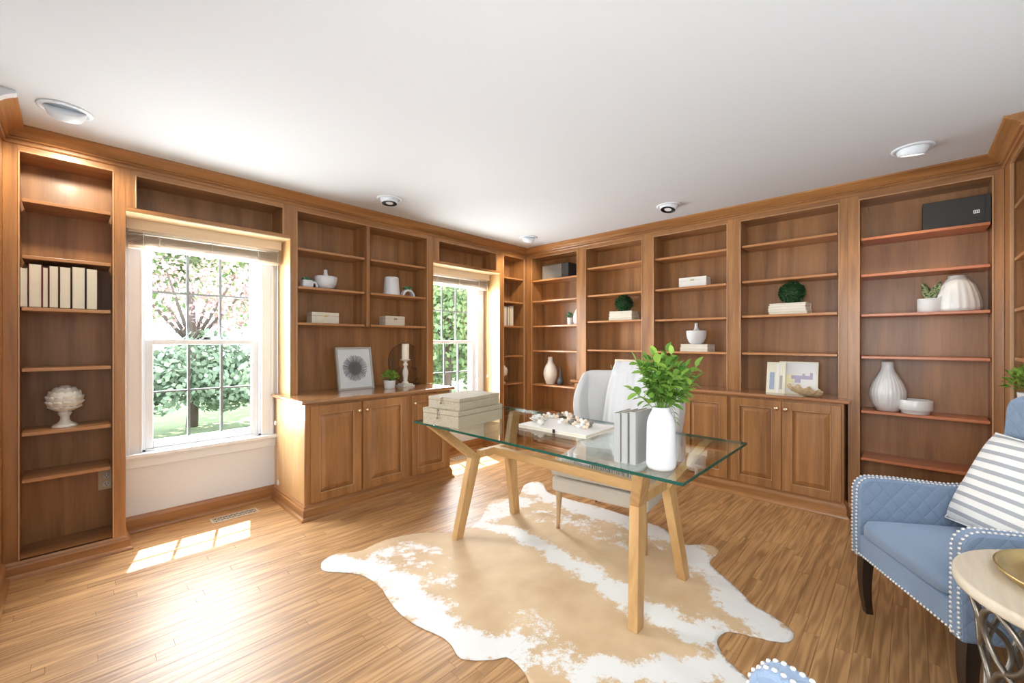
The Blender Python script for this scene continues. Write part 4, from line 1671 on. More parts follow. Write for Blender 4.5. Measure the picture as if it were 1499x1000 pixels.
def side_table():
    c = Vector((1.695, -.385, 0))
    TZ, r = .675, .292
    t = empty('side_table', c, 0, label='round whitewashed side table on a looping pewter openwork drum base', cat='side table')
    b = MB().lathe([(r - .012, TZ - .030), (r - .002, TZ - .027), (r, TZ - .022), (r, TZ - .006), (r - .003, TZ - .001), (r - .008, TZ)], 72)
    o = obj('table_top', b, M['tabletop'], t, world=False)
    for p in o.data.polygons:
        if len(p.vertices) > 4: p.use_smooth = False
    b = MB()
    rb = .262
    ring = lambda rr, z: [(rr * math.cos(a), rr * math.sin(a), z) for a in [2 * PI * k / 48 for k in range(48)]]
    b.tube(ring(rb, TZ - .036), .007, 8, closed=True)
    obj('top_ring', b, M['tablemetal'], t, world=False)
    obj('foot_ring', MB().tube(ring(rb, .008), .008, 8, closed=True), M['tablemetal'], t, world=False)
    # interlaced ogee straps: pairs of wavy uprights meeting and parting
    n = 12
    for k in range(n):
        for sg in (1, -1):
            pts = []
            m = 40
            for j in range(m + 1):
                q = j / m
                z = .010 + (TZ - .048) * q
                w = math.sin(q * PI * 4)
                w = math.copysign(abs(w) ** .75, w)
                a = 2 * PI * (k + .5 * 0) / n + sg * w * (PI / n) * .92
                bulge = rb - .035 * math.sin(q * PI)
                pts.append((bulge * math.cos(a), bulge * math.sin(a), z))
            obj('strap', MB().tube(pts, .0075, 6), M['tablemetal'], t, world=False)
    # tray
    tc = Vector((1.735, -.335, TZ))
    tr = empty('tray', (1.735, -.365, TZ), R(20), label='aged gold round tray lying on the round side table', cat='tray')
    prof = [(.0, 0), (.150, 0), (.168, .004), (.180, .018), (.184, .026), (.179, .027), (.172, .016), (.160, .008), (.140, .005), (0.001, .005)]
    b = MB().lathe([(max(a, .001), z) for a, z in prof], 56, Matrix.Diagonal((1.06, 1.04, 1, 1)))
    obj('tray_body', b, M['gold'], tr, world=False)


side_table()


# ------------------------------------------------------------------ small things: builders
def scl(prof, a, c):
    return [(r * a, z * c) for r, z in prof]


def lathe_thing(name, loc, prof, mat, label, cat, n=32, fn=None, group=None, part='body'):
    t = empty(name, loc, label=label, cat=cat, group=group)
    obj(part, MB().lathe(prof, n, fn=fn), mat, t, world=False)
    return t


def stdbook(name_parent, sx, sy, sz, cover, loc, rz, label, group, tilt=0, lying=False, cat='book', page_side='front'):
    """book standing: thickness sx, depth sy, height sz; spine at +y or -y"""
    t = empty('book', loc, rz, label=label, cat=cat, group=group)
    c = .0025
    s = 1 if page_side == 'front' else -1    # pages show at -y when 'front'
    b = MB()
    if lying:
        b.box(-sx / 2, sx / 2, -sy / 2, sy / 2, 0, c)
        b.box(-sx / 2, sx / 2, -sy / 2, sy / 2, sz - c, sz)
        b.box(-sx / 2, sx / 2, s * (sy / 2 - c), s * sy / 2, c, sz - c)
    else:
        b.box(-sx / 2, -sx / 2 + c, -sy / 2, sy / 2, 0, sz)
        b.box(sx / 2 - c, sx / 2, -sy / 2, sy / 2, 0, sz)
        b.box(-sx / 2 + c, sx / 2 - c, s * (sy / 2 - c), s * sy / 2, 0, sz)
    obj('cover', b, cover, t, world=False, bevel=.0008)
    b = MB()
    g = .004
    if lying:
        b.box(-sx / 2 + g, sx / 2 - g, -sy / 2 + (g if s > 0 else c), sy / 2 - (c if s > 0 else g), c, sz - c)
    else:
        b.box(-sx / 2 + c, sx / 2 - c, -sy / 2 + (g if s > 0 else c), sy / 2 - (c if s > 0 else g), g, sz - g)
    obj('pages', b, M['page'], t, world=False)
    if tilt: t.rotation_euler = (0, tilt, rz)
    return t


# books on the left bookcase
YB = 3.655
yf = YB - .085
z0 = 1.492
bk = [(29.5, 40, 391.5, 'coverw', 'first from the left, slim with pale cover'), (41.5, 61.5, 386, 'coverr', 'second from the left, tallest, maroon cover edges'), (62, 71, 391, 'coverr', 'third from the left, slimmest, maroon edge'),
      (71.5, 86, 389, 'covert', 'fourth from the left, brown cover edges'), (87, 104, 390.5, 'covert', 'fifth from the left, thick with brown edges'), (105, 125, 390.5, 'covern', 'sixth from the left, thick with navy edges'), (126, 143, 393.5, 'covert', 'rightmost of the seven, leaning slightly')]
for i, (a, c, top, cov, lab) in enumerate(bk):
    pa, pc = at_y(a, 447, yf), at_y(c, 447, yf)
    hh = at_y((a + c) / 2, top, yf).z - z0
    stdbook(None, pc.x - pa.x - .001, .17, hh, M[cov], ((pa.x + pc.x) / 2, YB, z0), 0, 'upright page-out book on the left bookcase, ' + lab, 'page-out books on the left bookcase')
# books in the corner bookcase
for i, (a, c, top, cov, lab) in enumerate(((738, 741, 448, 'coverw', 'leftmost, slim'), (741.3, 743, 448.5, 'coverr', 'second, dark red and very slim'), (743.5, 746, 448, 'covert', 'third, brown edged'), (746.5, 751.5, 447.5, 'page', 'rightmost, thick cream'))):
    pa, pc = at_y(a, 474, 3.60), at_y(c, 474, 3.60)
    hh = at_y(a, top, 3.60).z - 1.495
    stdbook(None, max(.012, pc.x - pa.x), .16, hh, M[cov], (max(3.618 + .008, (pa.x + pc.x) / 2), 3.60 + .08, 1.495), 0, 'small upright book in the narrow corner bookcase, ' + lab, 'books in the corner bookcase')


def artichoke(loc, s, label):
    t = empty('artichoke_finial', loc, label=label, cat='ornament')
    b = MB().lathe([(.052, 0), (.054, .006), (.046, .016), (.030, .026), (.020, .040), (.019, .060), (.026, .072), (.030, .082), (.022, .090), (.030, .100)], 24, Matrix.Scale(s, 4))
    obj('pedestal', b, M['cream'], t, world=False)
    C0 = Vector((0, 0, .158)) * s
    b = MB(); b.ball(C0, .072 * s, 16, 10, (1, 1, .95)); obj('core', b, M['cream'], t, world=False)
    # one leaf mesh, copied round in rows
    lb = MB()

    def lf(u, v):
        x = (u - .5) * 2
        w = .026 * math.sin(min(1, v * 1.0) * PI * .78 + .35)
        return (x * w * s, (.006 * (1 - x * x) + .006 * v * v) * s, (v * .042 - .014) * s)
    lb.grid(lf, 7, 7)
    me = lb.mesh('scale_leaf', recalc=False)
    me.materials.append(M['cream'])
    for p in me.polygons: p.use_smooth = True
    for row, (lat, n) in enumerate(((-50, 8), (-26, 11), (-4, 13), (18, 12), (40, 10), (62, 6), (80, 3))):
        for k in range(n):
            a = 2 * PI * (k + .5 * (row % 2)) / n
            la = R(lat)
            nrm = Vector((math.cos(la) * math.cos(a), math.cos(la) * math.sin(a), math.sin(la)))
            up = Vector((-math.sin(la) * math.cos(a), -math.sin(la) * math.sin(a), math.cos(la)))
            side = up.cross(nrm)
            rot = Matrix((side * -1, nrm, up)).transposed().to_4x4()
            o = bpy.data.objects.new('scale_leaf', me)
            COL.objects.link(o)
            o.parent = t
            md = o.modifiers.new('s', 'SOLIDIFY'); md.thickness = .004 * s; md.offset = -1
            o.matrix_basis = Matrix.Translation(C0 + nrm * .064 * s) @ rot
    return t


p = at_y(95, 622, 3.66)
artichoke((p.x, 3.66, .790), 1.03, 'white ceramic artichoke on a pedestal in the left bookcase')
artichoke((3.665, 3.64, .782), .95, 'small white artichoke finial in the narrow corner bookcase')


def lidded_bowl(loc, r, h, label):
    t = empty('lidded_bowl', loc, label=label, cat='bowl')
    pr = [(.45 * r, 0), (.52 * r, .004), (.72 * r, .10 * h), (.92 * r, .32 * h), (1.0 * r, .55 * h), (1.0 * r, .68 * h), (.97 * r, .70 * h)]
    obj('bowl_body', MB().lathe(pr, 36), M['matte'], t, world=False)
    pr = [(.95 * r, .700 * h), (.94 * r, .715 * h), (.5 * r, .725 * h), (.30 * r, .74 * h), (.22 * r, .80 * h), (.17 * r, .92 * h), (.16 * r, 1.06 * h), (.15 * r, 1.10 * h), (.08 * r, 1.11 * h)]
    obj('lid', MB().lathe(pr, 36), M['matte'], t, world=False)
    return t


def s_at(px0, px1, wy=None, wx=None):
    """centre and width of something spanning px0..px1 on a wall-parallel plane"""
    if wy is not None:
        a, c = at_y(px0, 500, wy), at_y(px1, 500, wy)
        w = abs(px1 - px0) / FPX * depth(((a.x + c.x) / 2, wy))
        return (a.x + c.x) / 2, w
    a, c = at_x(px0, 500, wx), at_x(px1, 500, wx)
    w = abs(px1 - px0) / FPX * depth((wx, (a.y + c.y) / 2))
    return (a.y + c.y) / 2, w


x, w = s_at(460.5, 492, wy=3.66)
lidded_bowl((x, 3.66, 1.750), w / 2, .155, 'white lidded bowl with a tall knob on the hutch shelf')
y, w = s_at(1003, 1031, wx=4.12)


def rosette(t, loc, r, n, mat, lname='succulent_leaf', tall=1.0):
    for k in range(n):
        a = k * 2.399
        q = k / n
        L = r * (1.0 - .45 * q)
        tilt = R(20 + 60 * q)
        b = MB()
        d = Vector((math.cos(a) * math.cos(tilt), math.sin(a) * math.cos(tilt), math.sin(tilt) * tall))
        p0 = Vector(loc)
        b.tube([p0, p0 + d * L * .35, p0 + d * L * .75, p0 + d * L], [r * .10, r * .20, r * .16, r * .02], 6)
        obj(lname, b, mat, t, world=False)


def arch_pot(loc, w, h, rz, label, solid_pot):
    t = empty('succulent_planter', loc, rz, label=label, cat='planter')
    b = MB()
    if solid_pot:
        # squat pot with a small handle-like arch at one side
        b.box(-w * .5, w * .18, -.028, .028, 0, h)
        obj('pot', b, M['matte'], t, world=False, bevel=.012)
        pts = [(w * .16 + w * .16 * (1 - math.cos(a)), 0, h * .82 * math.sin(a)) for a in [PI * k / 12 for k in range(13)]]
        obj('arch', MB().tube(pts, .009, 10), M['matte'], t, world=False)
        rosette(t, (-w * .16, 0, h * .93), w * .40, 15, M['leafs'])
    else:
        n = 18
        ro, ri = w / 2, w / 2 - .020
        poly = [(ro * math.cos(PI * k / n), ro * math.sin(PI * k / n)) for k in range(n + 1)] + [(ri * math.cos(PI * (n - k) / n), ri * math.sin(PI * (n - k) / n)) for k in range(n + 1)]
        b.prism(poly, lambda a, c: (a, -.024, c), lambda a, c: (a, .024, c))
        obj('arch', b, M['matte'], t, world=False, bevel=.003)
        obj('soil', MB().lathe([(.016, ro - .006), (.015, ro + .004), (.004, ro + .006)], 14), M['soil'], t, world=False)
        rosette(t, (0, 0, ro - .004), w * .42, 15, M['leafs'])
    return t


x, w = s_at(442, 464, wy=3.62)
arch_pot((x, 3.62, 1.750), w, .062, 0, 'white pot with little side arch and succulent on the hutch shelf', True)
x, w = s_at(586.5, 607, wy=3.62)
arch_pot((x, 3.62, 1.750), w, .05, 0, 'white half-ring planter with succulent on the hutch shelf', False)
x, w = s_at(561, 585, wy=3.64)
lathe_thing('cylinder_vase', (x, 3.64, 1.750), [(w * .49, 0), (w * .50, .004), (w * .46, .06), (w * .425, .155), (w * .41, .170), (w * .36, .175), (w * .34, .168), (.002, .166)], M['matte'], 'plain white tapered cylinder vase on the right hutch shelf', 'vase')


def keepsake_box(loc, w, d, h, rz, label, mat):
    t = empty('keepsake_box', loc, rz, label=label, cat='box')
    hs = h * .68
    obj('box_body', MB().box(-w / 2, w / 2, -d / 2, d / 2, 0, hs), mat, t, world=False, bevel=.002)
    obj('lid', MB().box(-w / 2, w / 2, -d / 2, d / 2, hs + .0015, h), mat, t, world=False, bevel=.002)
    b = MB(); b.box(-.018, .018, -d / 2 - .004, -d / 2, hs - .006, hs + .008)
    obj('clasp', b, M['brass'], t, world=False, bevel=.001)
    return t


M['bone'] = plain('ivory_inlay', (0.62, 0.56, 0.44), 0.5, var=.08, bscale=60)
M['boned'] = plain('ivory_inlay_white', (0.80, 0.78, 0.72), 0.5, var=.06, bscale=120, bump=.5)
x, w = s_at(457, 496, wy=3.60)
keepsake_box((x, 3.60 + .06, 1.455), w, .12, .093, 0, 'ivory keepsake box on the left low hutch shelf', M['bone'])
x, w = s_at(563, 594, wy=3.60)
keepsake_box((x, 3.60 + .06, 1.455), w * 1.02, .12, .090, 0, 'ivory keepsake box on the right low hutch shelf', M['bone'])
y, w = s_at(993, 1034, wx=4.08)
keepsake_box((4.08 + .07, y, 1.823), .255, .13, .095, R(90), 'bright white keepsake box on the far wall shelf', M['boned']).rotation_euler = (0, 0, R(-90))


# framed starburst art
def framed_art():
    bl, br = at_y(491, 569, 3.56), at_y(559, 564, 3.56)
    w = .335
    hgt = .385
    cx = (bl.x + br.x) / 2
    t = empty('framed_art', (cx - .0, 3.60, CT), label='framed grey starburst print leaning in the hutch', cat='picture')
    tilt = R(11)
    Mx = Matrix.Rotation(-tilt, 4, 'X')
    fw = .016
    b = MB()
    for q in ((-w / 2, -w / 2 + fw, 0, hgt), (w / 2 - fw, w / 2, 0, hgt), (-w / 2 + fw, w / 2 - fw, 0, fw), (-w / 2 + fw, w / 2 - fw, hgt - fw, hgt)):
        b.box(q[0], q[1], 0, .028, q[2], q[3], Mx)
    obj('frame', b, M['pewter'], t, world=False, bevel=.0015)
    obj('mat_board', MB().box(-w / 2 + fw, w / 2 - fw, .010, .016, fw, hgt - fw, Mx), M['paper'], t, world=False)
    b = MB()
    cz = hgt / 2
    yy = .0094
    rr = .118
    n = 110
    for k in range(n):
        a = 2 * PI * (k + random.uniform(-.3, .3)) / n
        r0, r1 = .030 * random.uniform(.3, 1), rr * random.uniform(.93, 1.03)
        wd0, wd1 = .0016, .0016 * random.uniform(.6, 1.5)
        d = Vector((math.cos(a), 0, math.sin(a)))
        s_ = Vector((-math.sin(a), 0, math.cos(a)))
        c = Vector((0, yy, cz))
        b.add([Mx @ q for q in (c + d * r0 - s_ * wd0, c + d * r0 + s_ * wd0, c + d * r1 + s_ * wd1, c + d * r1 - s_ * wd1)], [(0, 1, 2, 3)])
    ring = [Mx @ Vector((.062 * math.cos(2 * PI * k / 40), yy + .0002, cz + .062 * math.sin(2 * PI * k / 40))) for k in range(40)]
    M['inkm'] = plain('soft_ink', (.16, .16, .165), .8, var=.4, bscale=160)
    b.add(ring, [tuple(range(40))])
    obj('starburst_print', b, M['inkm'], t, world=False, recalc=False)
    b = MB(); a0 = w / 2 - fw
    b.add([Mx @ Vector(q) for q in ((-a0, .006, fw), (a0, .006, fw), (a0, .006, hgt - fw), (-a0, .006, hgt - fw))], [(0, 1, 2, 3)])
    obj('glazing', b, M['glass'], t, world=False, recalc=False)


framed_art()


def candlestick():
    x, w = s_at(583.5, 603, wy=3.50)
    z = CT
    t = empty('candlestick', (x, 3.50, z), label='distressed white turned candlestick on the hutch counter', cat='candlestick')
    H = .255
    b = MB(); s = w / 2
    b.box(-s, s, -s, s, 0, .014); b.box(-s * .82, s * .82, -s * .82, s * .82, .014, .026)
    obj('foot', b, M['cream'], t, world=False, bevel=.003)
    pr = [(.036, .026), (.036, .034), (.022, .046), (.018, .056), (.024, .066), (.020, .076), (.024, .095), (.029, .125), (.026, .150), (.015, .180), (.014, .190), (.023, .202), (.024, .214), (.014, .226), (.016, .238), (.026, .246), (.046, .252), (.047, .258), (.040, .260)]
    obj('stem', MB().lathe(pr, 28), M['cream'], t, world=False)
    c = empty('pillar_candle', (x, 3.50, z + .260), label='ivory pillar candle standing on the white candlestick', cat='candle')
    obj('wax', MB().lathe([(.035, 0), (.0355, .004), (.0355, .142), (.033, .147), (.010, .144), (.002, .143)], 28), M['candle'], c, world=False)
    obj('wick', MB().tube([(0, 0, .142), (.001, 0, .150), (.003, 0, .156)], .0012, 6), M['dark'], c, world=False)


candlestick()


def wire_charger():
    x, w = s_at(567, 626, wy=3.72)
    t = empty('wire_charger', (x, 3.72, CT), label='round dark wire charger of concentric rings behind the candlestick', cat='decor')
    Rr = .205
    Mx = Matrix.Rotation(R(-10), 4, 'X') @ Matrix.Translation((0, 0, Rr + .003))
    for k in range(9):
        r = Rr * (1 - k * .075)
        pts = [Mx @ Vector((r * math.cos(a), .002 * k, r * math.sin(a))) for a in [2 * PI * q / 56 for q in range(56)]]
        obj('ring', MB().tube(pts, .0018 if k else .003, 6, closed=True), M['dark'], t, world=False)
    for k in range(3):
        a = PI / 2 + k * 2 * PI / 3
        pts = [Mx @ Vector((r * math.cos(a), .022 - .016 * (r / Rr), r * math.sin(a))) for r in (Rr * .36, Rr * .7, Rr)]
        obj('spoke', MB().tube(pts, .0025, 6), M['dark'], t, world=False)


wire_charger()


# ------------------------------------------------------------------ foliage helpers
def leaf_mesh(name, L, Wd, mat, fold=.25, droop=.15):
    b = MB()
    n = 5
    vs = []
    for j in range(n + 1):
        q = j / n
        w = Wd / 2 * math.sin(PI * min(1, q * .92 + .06)) ** .75 if 0 < j < n else (.0006 if j else .0015)
        y = q * L
        z = -droop * L * q * q
        vs += [(-w, y, z + fold * w), (0, y, z), (w, y, z + fold * w)]
    fs = []
    for j in range(n):
        for k in range(2):
            a = j * 3 + k
            fs.append((a, a + 1, a + 4, a + 3))
    b.add(vs, fs, True)
    me = b.mesh(name, recalc=False)
    me.materials.append(mat)
    return me


def dir_matrix(d, roll=0):
    d = Vector(d).normalized()
    q = d.to_track_quat('Y', 'Z').to_matrix().to_4x4()
    return q @ Matrix.Rotation(roll, 4, 'Y')


def potted(loc, pr, ph, pmat, label, cat, leafm, fr, fh, n, leafL, potname='pot', taper=.85, as_stuff=True):
    """small round pot with a mound of leaves"""
    t = empty('potted_plant', loc, label=label, cat=cat)
    obj(potname, MB().lathe([(pr * taper, 0), (pr * (taper + .03), .003), (pr, ph - .004), (pr * .98, ph), (pr * .88, ph), (pr * .86, ph - .008)], 24), pmat, t, world=False)
    obj('soil', MB().lathe([(pr * .86, ph - .012), (pr * .84, ph - .007), (.001, ph - .006)], 16), M['soil'], t, world=False)
    b = MB()
    lm = leaf_mesh('tmp', leafL, leafL * .55, leafm)
    lv = [v.co.copy() for v in lm.vertices]
    lfs = [tuple(p.vertices) for p in lm.polygons]
    bpy.data.meshes.remove(lm)
    sb = MB()
    for k in range(n):
        a = random.uniform(0, 2 * PI)
        el = random.uniform(-.15, 1) * PI / 2
        rr = random.uniform(.55, 1)
        p = Vector((fr * rr * math.cos(a) * math.cos(el), fr * rr * math.sin(a) * math.cos(el), ph + fh * .25 + fh * .75 * rr * math.sin(el)))
        d = Vector((p.x, p.y, (p.z - ph) * .8 + .01)) + Vector([random.uniform(-.5, .5) * fr for _ in range(3)])
        Mx = Matrix.Translation(p) @ dir_matrix(d, random.uniform(-1, 1)) @ Matrix.Scale(random.uniform(.7, 1.2), 4)
        b.add([Mx @ v for v in lv], lfs, True)
        if k % 6 == 0:
            sb.tube([(0, 0, ph - .01), (p.x * .4, p.y * .4, ph + (p.z - ph) * .6), p], .0012, 4)
    obj('stems', sb, leafm, t, world=False)
    obj('foliage', b, leafm, t, world=False, recalc=False, kind='stuff')
    return t


x, w = s_at(562, 579, wy=3.46)
potted((x, 3.46, CT), w / 2, .072, M['matte'], 'small bright green plant in a white pot on the hutch counter', 'plant', M['leaf'], .078, .085, 260, .022)

# cable behind candlestick
b = MB().tube([(2.33, 3.60, CT + .004), (2.38, 3.56, CT + .004), (2.44, 3.60, CT + .004), (2.47, 3.70, CT + .004)], .003, 6)
tag(obj('cable', b, M['dark']), 'short black cable on the counter at the foot of the wire charger', 'cable')

# ------------------------------------------------------------------ far wall things
def speaker(loc, w, d, h, label, mat, sidem, rz=0):
    t = empty('media_box', loc, rz, label=label, cat='speaker')
    obj('cabinet_shell', MB().box(-w / 2, w / 2, -d / 2, d / 2, 0, h), sidem, t, world=False, bevel=.003)
    return t


# speaker in the corner bookcase: grille faces window side, dark end to the right
y0_, y1_ = at_x(781, 400, 4.06).y, at_x(830, 400, 4.06).y
t = speaker((4.15, 3.12, 2.072), .17, .40, .175, 'grey-brown speaker cabinet on top shelf beside the room corner', M['speaker'], M['case'])
obj('grille', MB().box(-.0895, -.0855, -.10, .195, .006, .169), M['speaker'], t, world=False, bevel=.001)
b = MB()
for dz in (.06, .10): b.lathe([(.006, 0), (.006, .004), (.002, .005)], 12, Matrix.Translation((.04, -.200, dz)) @ Matrix.Rotation(PI / 2, 4, 'X'))
obj('terminal', b, M['brass'], t, world=False)

# plant pot and white vase at the shelf end
def sans(loc, pr, ph, label, n, L, mat=None, potn='pot'):
    t = empty('potted_plant', loc, label=label, cat='plant')
    obj(potn, MB().lathe([(pr * .93, 0), (pr * .97, .004), (pr, ph * .25), (pr, ph - .004), (pr * .97, ph), (pr * .88, ph), (pr * .86, ph - .010)], 28), M['matte'], t, world=False)
    obj('soil', MB().lathe([(pr * .86, ph - .014), (pr * .84, ph - .008), (.001, ph - .007)], 16), M['soil'], t, world=False)
    for k in range(n):
        a = 2 * PI * k / n + .4
        lean = .50 if k % 2 == 0 else .30
        d = Vector((math.cos(a) * lean, math.sin(a) * lean, 1)).normalized()
        side = Vector((-math.sin(a), math.cos(a), 0))
        LL = L * (1 - .12 * (k % 3))
        def lf(u, v):
            w = LL * .20 * (math.sin(PI * (.18 + .80 * v)) if v < .97 else .03)
            p = Vector((0, 0, ph - .01)) + d * LL * v + Vector((math.cos(a), math.sin(a), 0)) * .10 * LL * v * v
            q = (u - .5) * 2
            return p + side * q * w + Vector((math.cos(a), math.sin(a), 0)) * (q * q * w * .4)
        obj('leaf', MB().grid(lf, 5, 10), mat or M['sans'], t, world=False, solid=.0025, recalc=False)
    return t


y, w = s_at(823, 832, wx=4.09)
potted((4.10, 2.925, 1.499), .030, .085, M['matte'], 'tiny grey-green succulent in a white pot left of a white vase', 'plant', M['leafs'], .035, .055, 120, .020)
lathe_thing('oval_vase', (4.12, 2.825, 1.499), [(.032, 0), (.040, .004), (.052, .04), (.054, .08), (.045, .13), (.030, .165), (.022, .180), (.018, .186), (.014, .184)], M['matte'], 'small white vase at the right end of the corner bookcase shelf', 'vase')
y, w = s_at(794, 815, wx=4.10)
ya = y
lathe_thing('bottle_vase', (4.12, ya, .765), scl([(.045, 0), (.052, .004), (.078, .07), (.088, .12), (.082, .17), (.060, .22), (.036, .255), (.030, .285), (.030, .318), (.026, .320), (.023, .312)], 1, 1.07), M['cream'], 'tall cream bottle vase on the low shelf of the corner bookcase', 'vase')
y, w = s_at(811, 821, wx=4.10)
lathe_thing('bud_vase', (4.13, y - .025, .765), [(.026, 0), (.034, .004), (.042, .035), (.040, .060), (.020, .090), (.012, .11), (.012, .205), (.015, .215), (.010, .213)], M['grey'], 'slim charcoal bud vase beside the cream bottle vase', 'vase')


def topiary(loc, r, label):
    t = empty('topiary_ball', loc, label=label, cat='topiary')
    C0 = Vector((0, 0, r * .93))
    obj('core', MB().ball(C0, r * .80, 18, 10), M['leafd'], t, world=False)
    lm = leaf_mesh('tmp', r * .22, r * .16, M['leafd'])
    lv = [v.co.copy() for v in lm.vertices]
    lfs = [tuple(p.vertices) for p in lm.polygons]
    bpy.data.meshes.remove(lm)
    b = MB()
    n = 620
    for k in range(n):
        zz = 1 - 2 * (k + .5) / n
        a = k * 2.39996
        s = math.sqrt(1 - zz * zz)
        d = Vector((s * math.cos(a), s * math.sin(a), zz))
        p = C0 + d * r * random.uniform(.76, .90)
        if p.z < r * .04: continue
        dd = d + Vector([random.uniform(-.7, .7) for _ in range(3)])
        Mx = Matrix.Translation(p) @ dir_matrix(dd, random.uniform(-1.5, 1.5))
        b.add([Mx @ v for v in lv], lfs, True)
    obj('foliage', b, M['leafd'], t, world=False, recalc=False, kind='stuff')
    return t


def lying_books(loc, sizes, rz, labels, group, covers=None):
    z = loc[2]
    for i, (L, D, Hh) in enumerate(sizes):
        cv = covers[i] if covers else M['coverw']
        b_ = stdbook(None, L, D, Hh, cv, (loc[0] + random.uniform(-.004, .004), loc[1] + random.uniform(-.005, .005), z), rz + R(random.uniform(-5, 5)), labels[i], group, lying=True)
        z += Hh
    return z


RZF = R(-90)   # a thing whose front (-y) should face the room's -X side
y, w = s_at(888, 926, wx=4.10)
zt = lying_books((4.16, y - .02, 1.530), [(.285, .17, .035), (.275, .16, .034), (.265, .15, .030)], RZF,
                 ['bottom white book of the stack under the topiary behind the desk chair', 'middle white book of the stack under the topiary behind the desk chair', 'top white book of the stack under the topiary behind the desk chair'], 'white books under the left topiary')
topiary((4.15, y - .03, zt), .092, 'dark green boxwood ball on the left stack of white books')
y, w = s_at(996, 1037, wx=4.08)
zt = lying_books((4.15, y, 1.205), [(.265, .17, .034), (.26, .165, .034)], RZF, ['lower white book under the lidded bowl on the far wall', 'upper white book under the lidded bowl on the far wall'], 'white books under the bowl')
lidded_bowl((4.14, y, zt), .091, .185, 'cream lidded bowl on two books on the far wall shelf')
y, w = s_at(1131, 1176, wx=4.08)
zt = lying_books((4.15, y, 1.527), [(.275, .17, .024), (.275, .17, .024), (.27, .165, .024), (.265, .165, .020)], RZF,
                 ['bottom book of the right stack under the boxwood ball', 'second book up in the right stack under the boxwood ball', 'third book up in the right stack under the boxwood ball', 'top book of the right stack under the boxwood ball'], 'white books under the right topiary')
topiary((4.14, y - .02, zt), .094, 'dark green boxwood ball on the right stack of white books')

# things on the long counter
y, w = s_at(882, 898, wx=4.02)
sans((4.04, 2.29, CT), .046, .085, 'variegated snake plant in a white pot behind the wingback chair', 4, .125)


def small_frame():
    a, c = at_x(899, 545, 4.12), at_x(932, 545, 4.12)
    yc = (a.y + c.y) / 2
    t = empty('framed_photo', (4.13, yc, CT), R(-90), label='cream framed picture leaning behind the wingback chair and plant', cat='picture')
    Mx = Matrix.Rotation(R(-9), 4, 'X')
    w, h, fw = .30, .235, .018
    b = MB()
    for q in ((-w / 2, -w / 2 + fw, 0, h), (w / 2 - fw, w / 2, 0, h), (-w / 2 + fw, w / 2 - fw, 0, fw), (-w / 2 + fw, w / 2 - fw, h - fw, h)):
        b.box(q[0], q[1], 0, .018, q[2], q[3], Mx)
    obj('frame', b, M['valance'], t, world=False, bevel=.001)
    obj('print', MB().box(-w / 2 + fw, w / 2 - fw, .006, .010, fw, h - fw, Mx), M['paper'], t, world=False)
    b = MB(); b.box(-.12, .10, .004, .006, .05, .13, Mx)
    obj('landscape', b, M['shellb'], t, world=False)


small_frame()


def art_prints():
    # two unframed prints leaning, seen on the right end of the counter
    L, Rr_ = at_x(1128, 570, 4.03), at_x(1192, 575, 4.00)
    t = empty('art_print', (4.06, (L.y + Rr_.y) / 2 - .03, CT), R(-90), label='larger pale art print with lilac rooftops leaning above the counter', cat='picture')
    Mx = Matrix.Rotation(R(-13), 4, 'X')
    w, h = .270, .270
    M['lilac'] = plain('lilac_wash', (.42, .38, .50), .7, var=.1, bscale=30)
    M['lemon'] = plain('lemon_wash', (.80, .76, .46), .7, var=.1, bscale=12)
    M['bluew'] = plain('blue_wash', (.30, .38, .50), .7, var=.25, bscale=18)
    M['frost'] = plain('pale_frame', (.74, .71, .56), .6)
    obj('canvas', MB().box(-w / 2, w / 2, 0, .018, 0, h, Mx), M['frost'], t, world=False, bevel=.001)
    def patch(nm, a0, a1, c0, c1, m, y=-.0012, par=t):
        obj(nm, MB().box(a0, a1, y, y + .001, c0, c1, Mx), m, par, world=False)
    patch('paper_field', -w / 2 + .012, w / 2 - .012, .012, h - .012, M['paper'], -.0006)
    patch('yellow_patch', -.10, -.03, .05, .16, M['lemon'])
    patch('roof_band', -.045, .10, .125, .155, M['lilac'])
    patch('roof_gable', -.02, .02, .095, .125, M['lilac'])
    patch('chimney', .030, .048, .155, .172, M['lilac'])
    patch('tower', .082, .100, .155, .180, M['lilac'])
    t2 = empty('art_print', (4.035, t.location.y + .150, CT), R(-90), label='narrow pale art print with two blue-grey windows leaning left of the lilac one', cat='picture')
    obj('canvas', MB().box(-.068, .068, 0, .012, 0, .262, Mx), M['frost'], t2, world=False, bevel=.001)
    patch('blue_window', -.045, -.010, .030, .175, M['bluew'], par=t2)
    patch('grey_window', .028, .048, .035, .150, M['inkw'] if 'inkw' in M else M['pewter'], par=t2)
    patch('pale_band', .006, .024, .010, .25, M['paper'], par=t2)


art_prints()


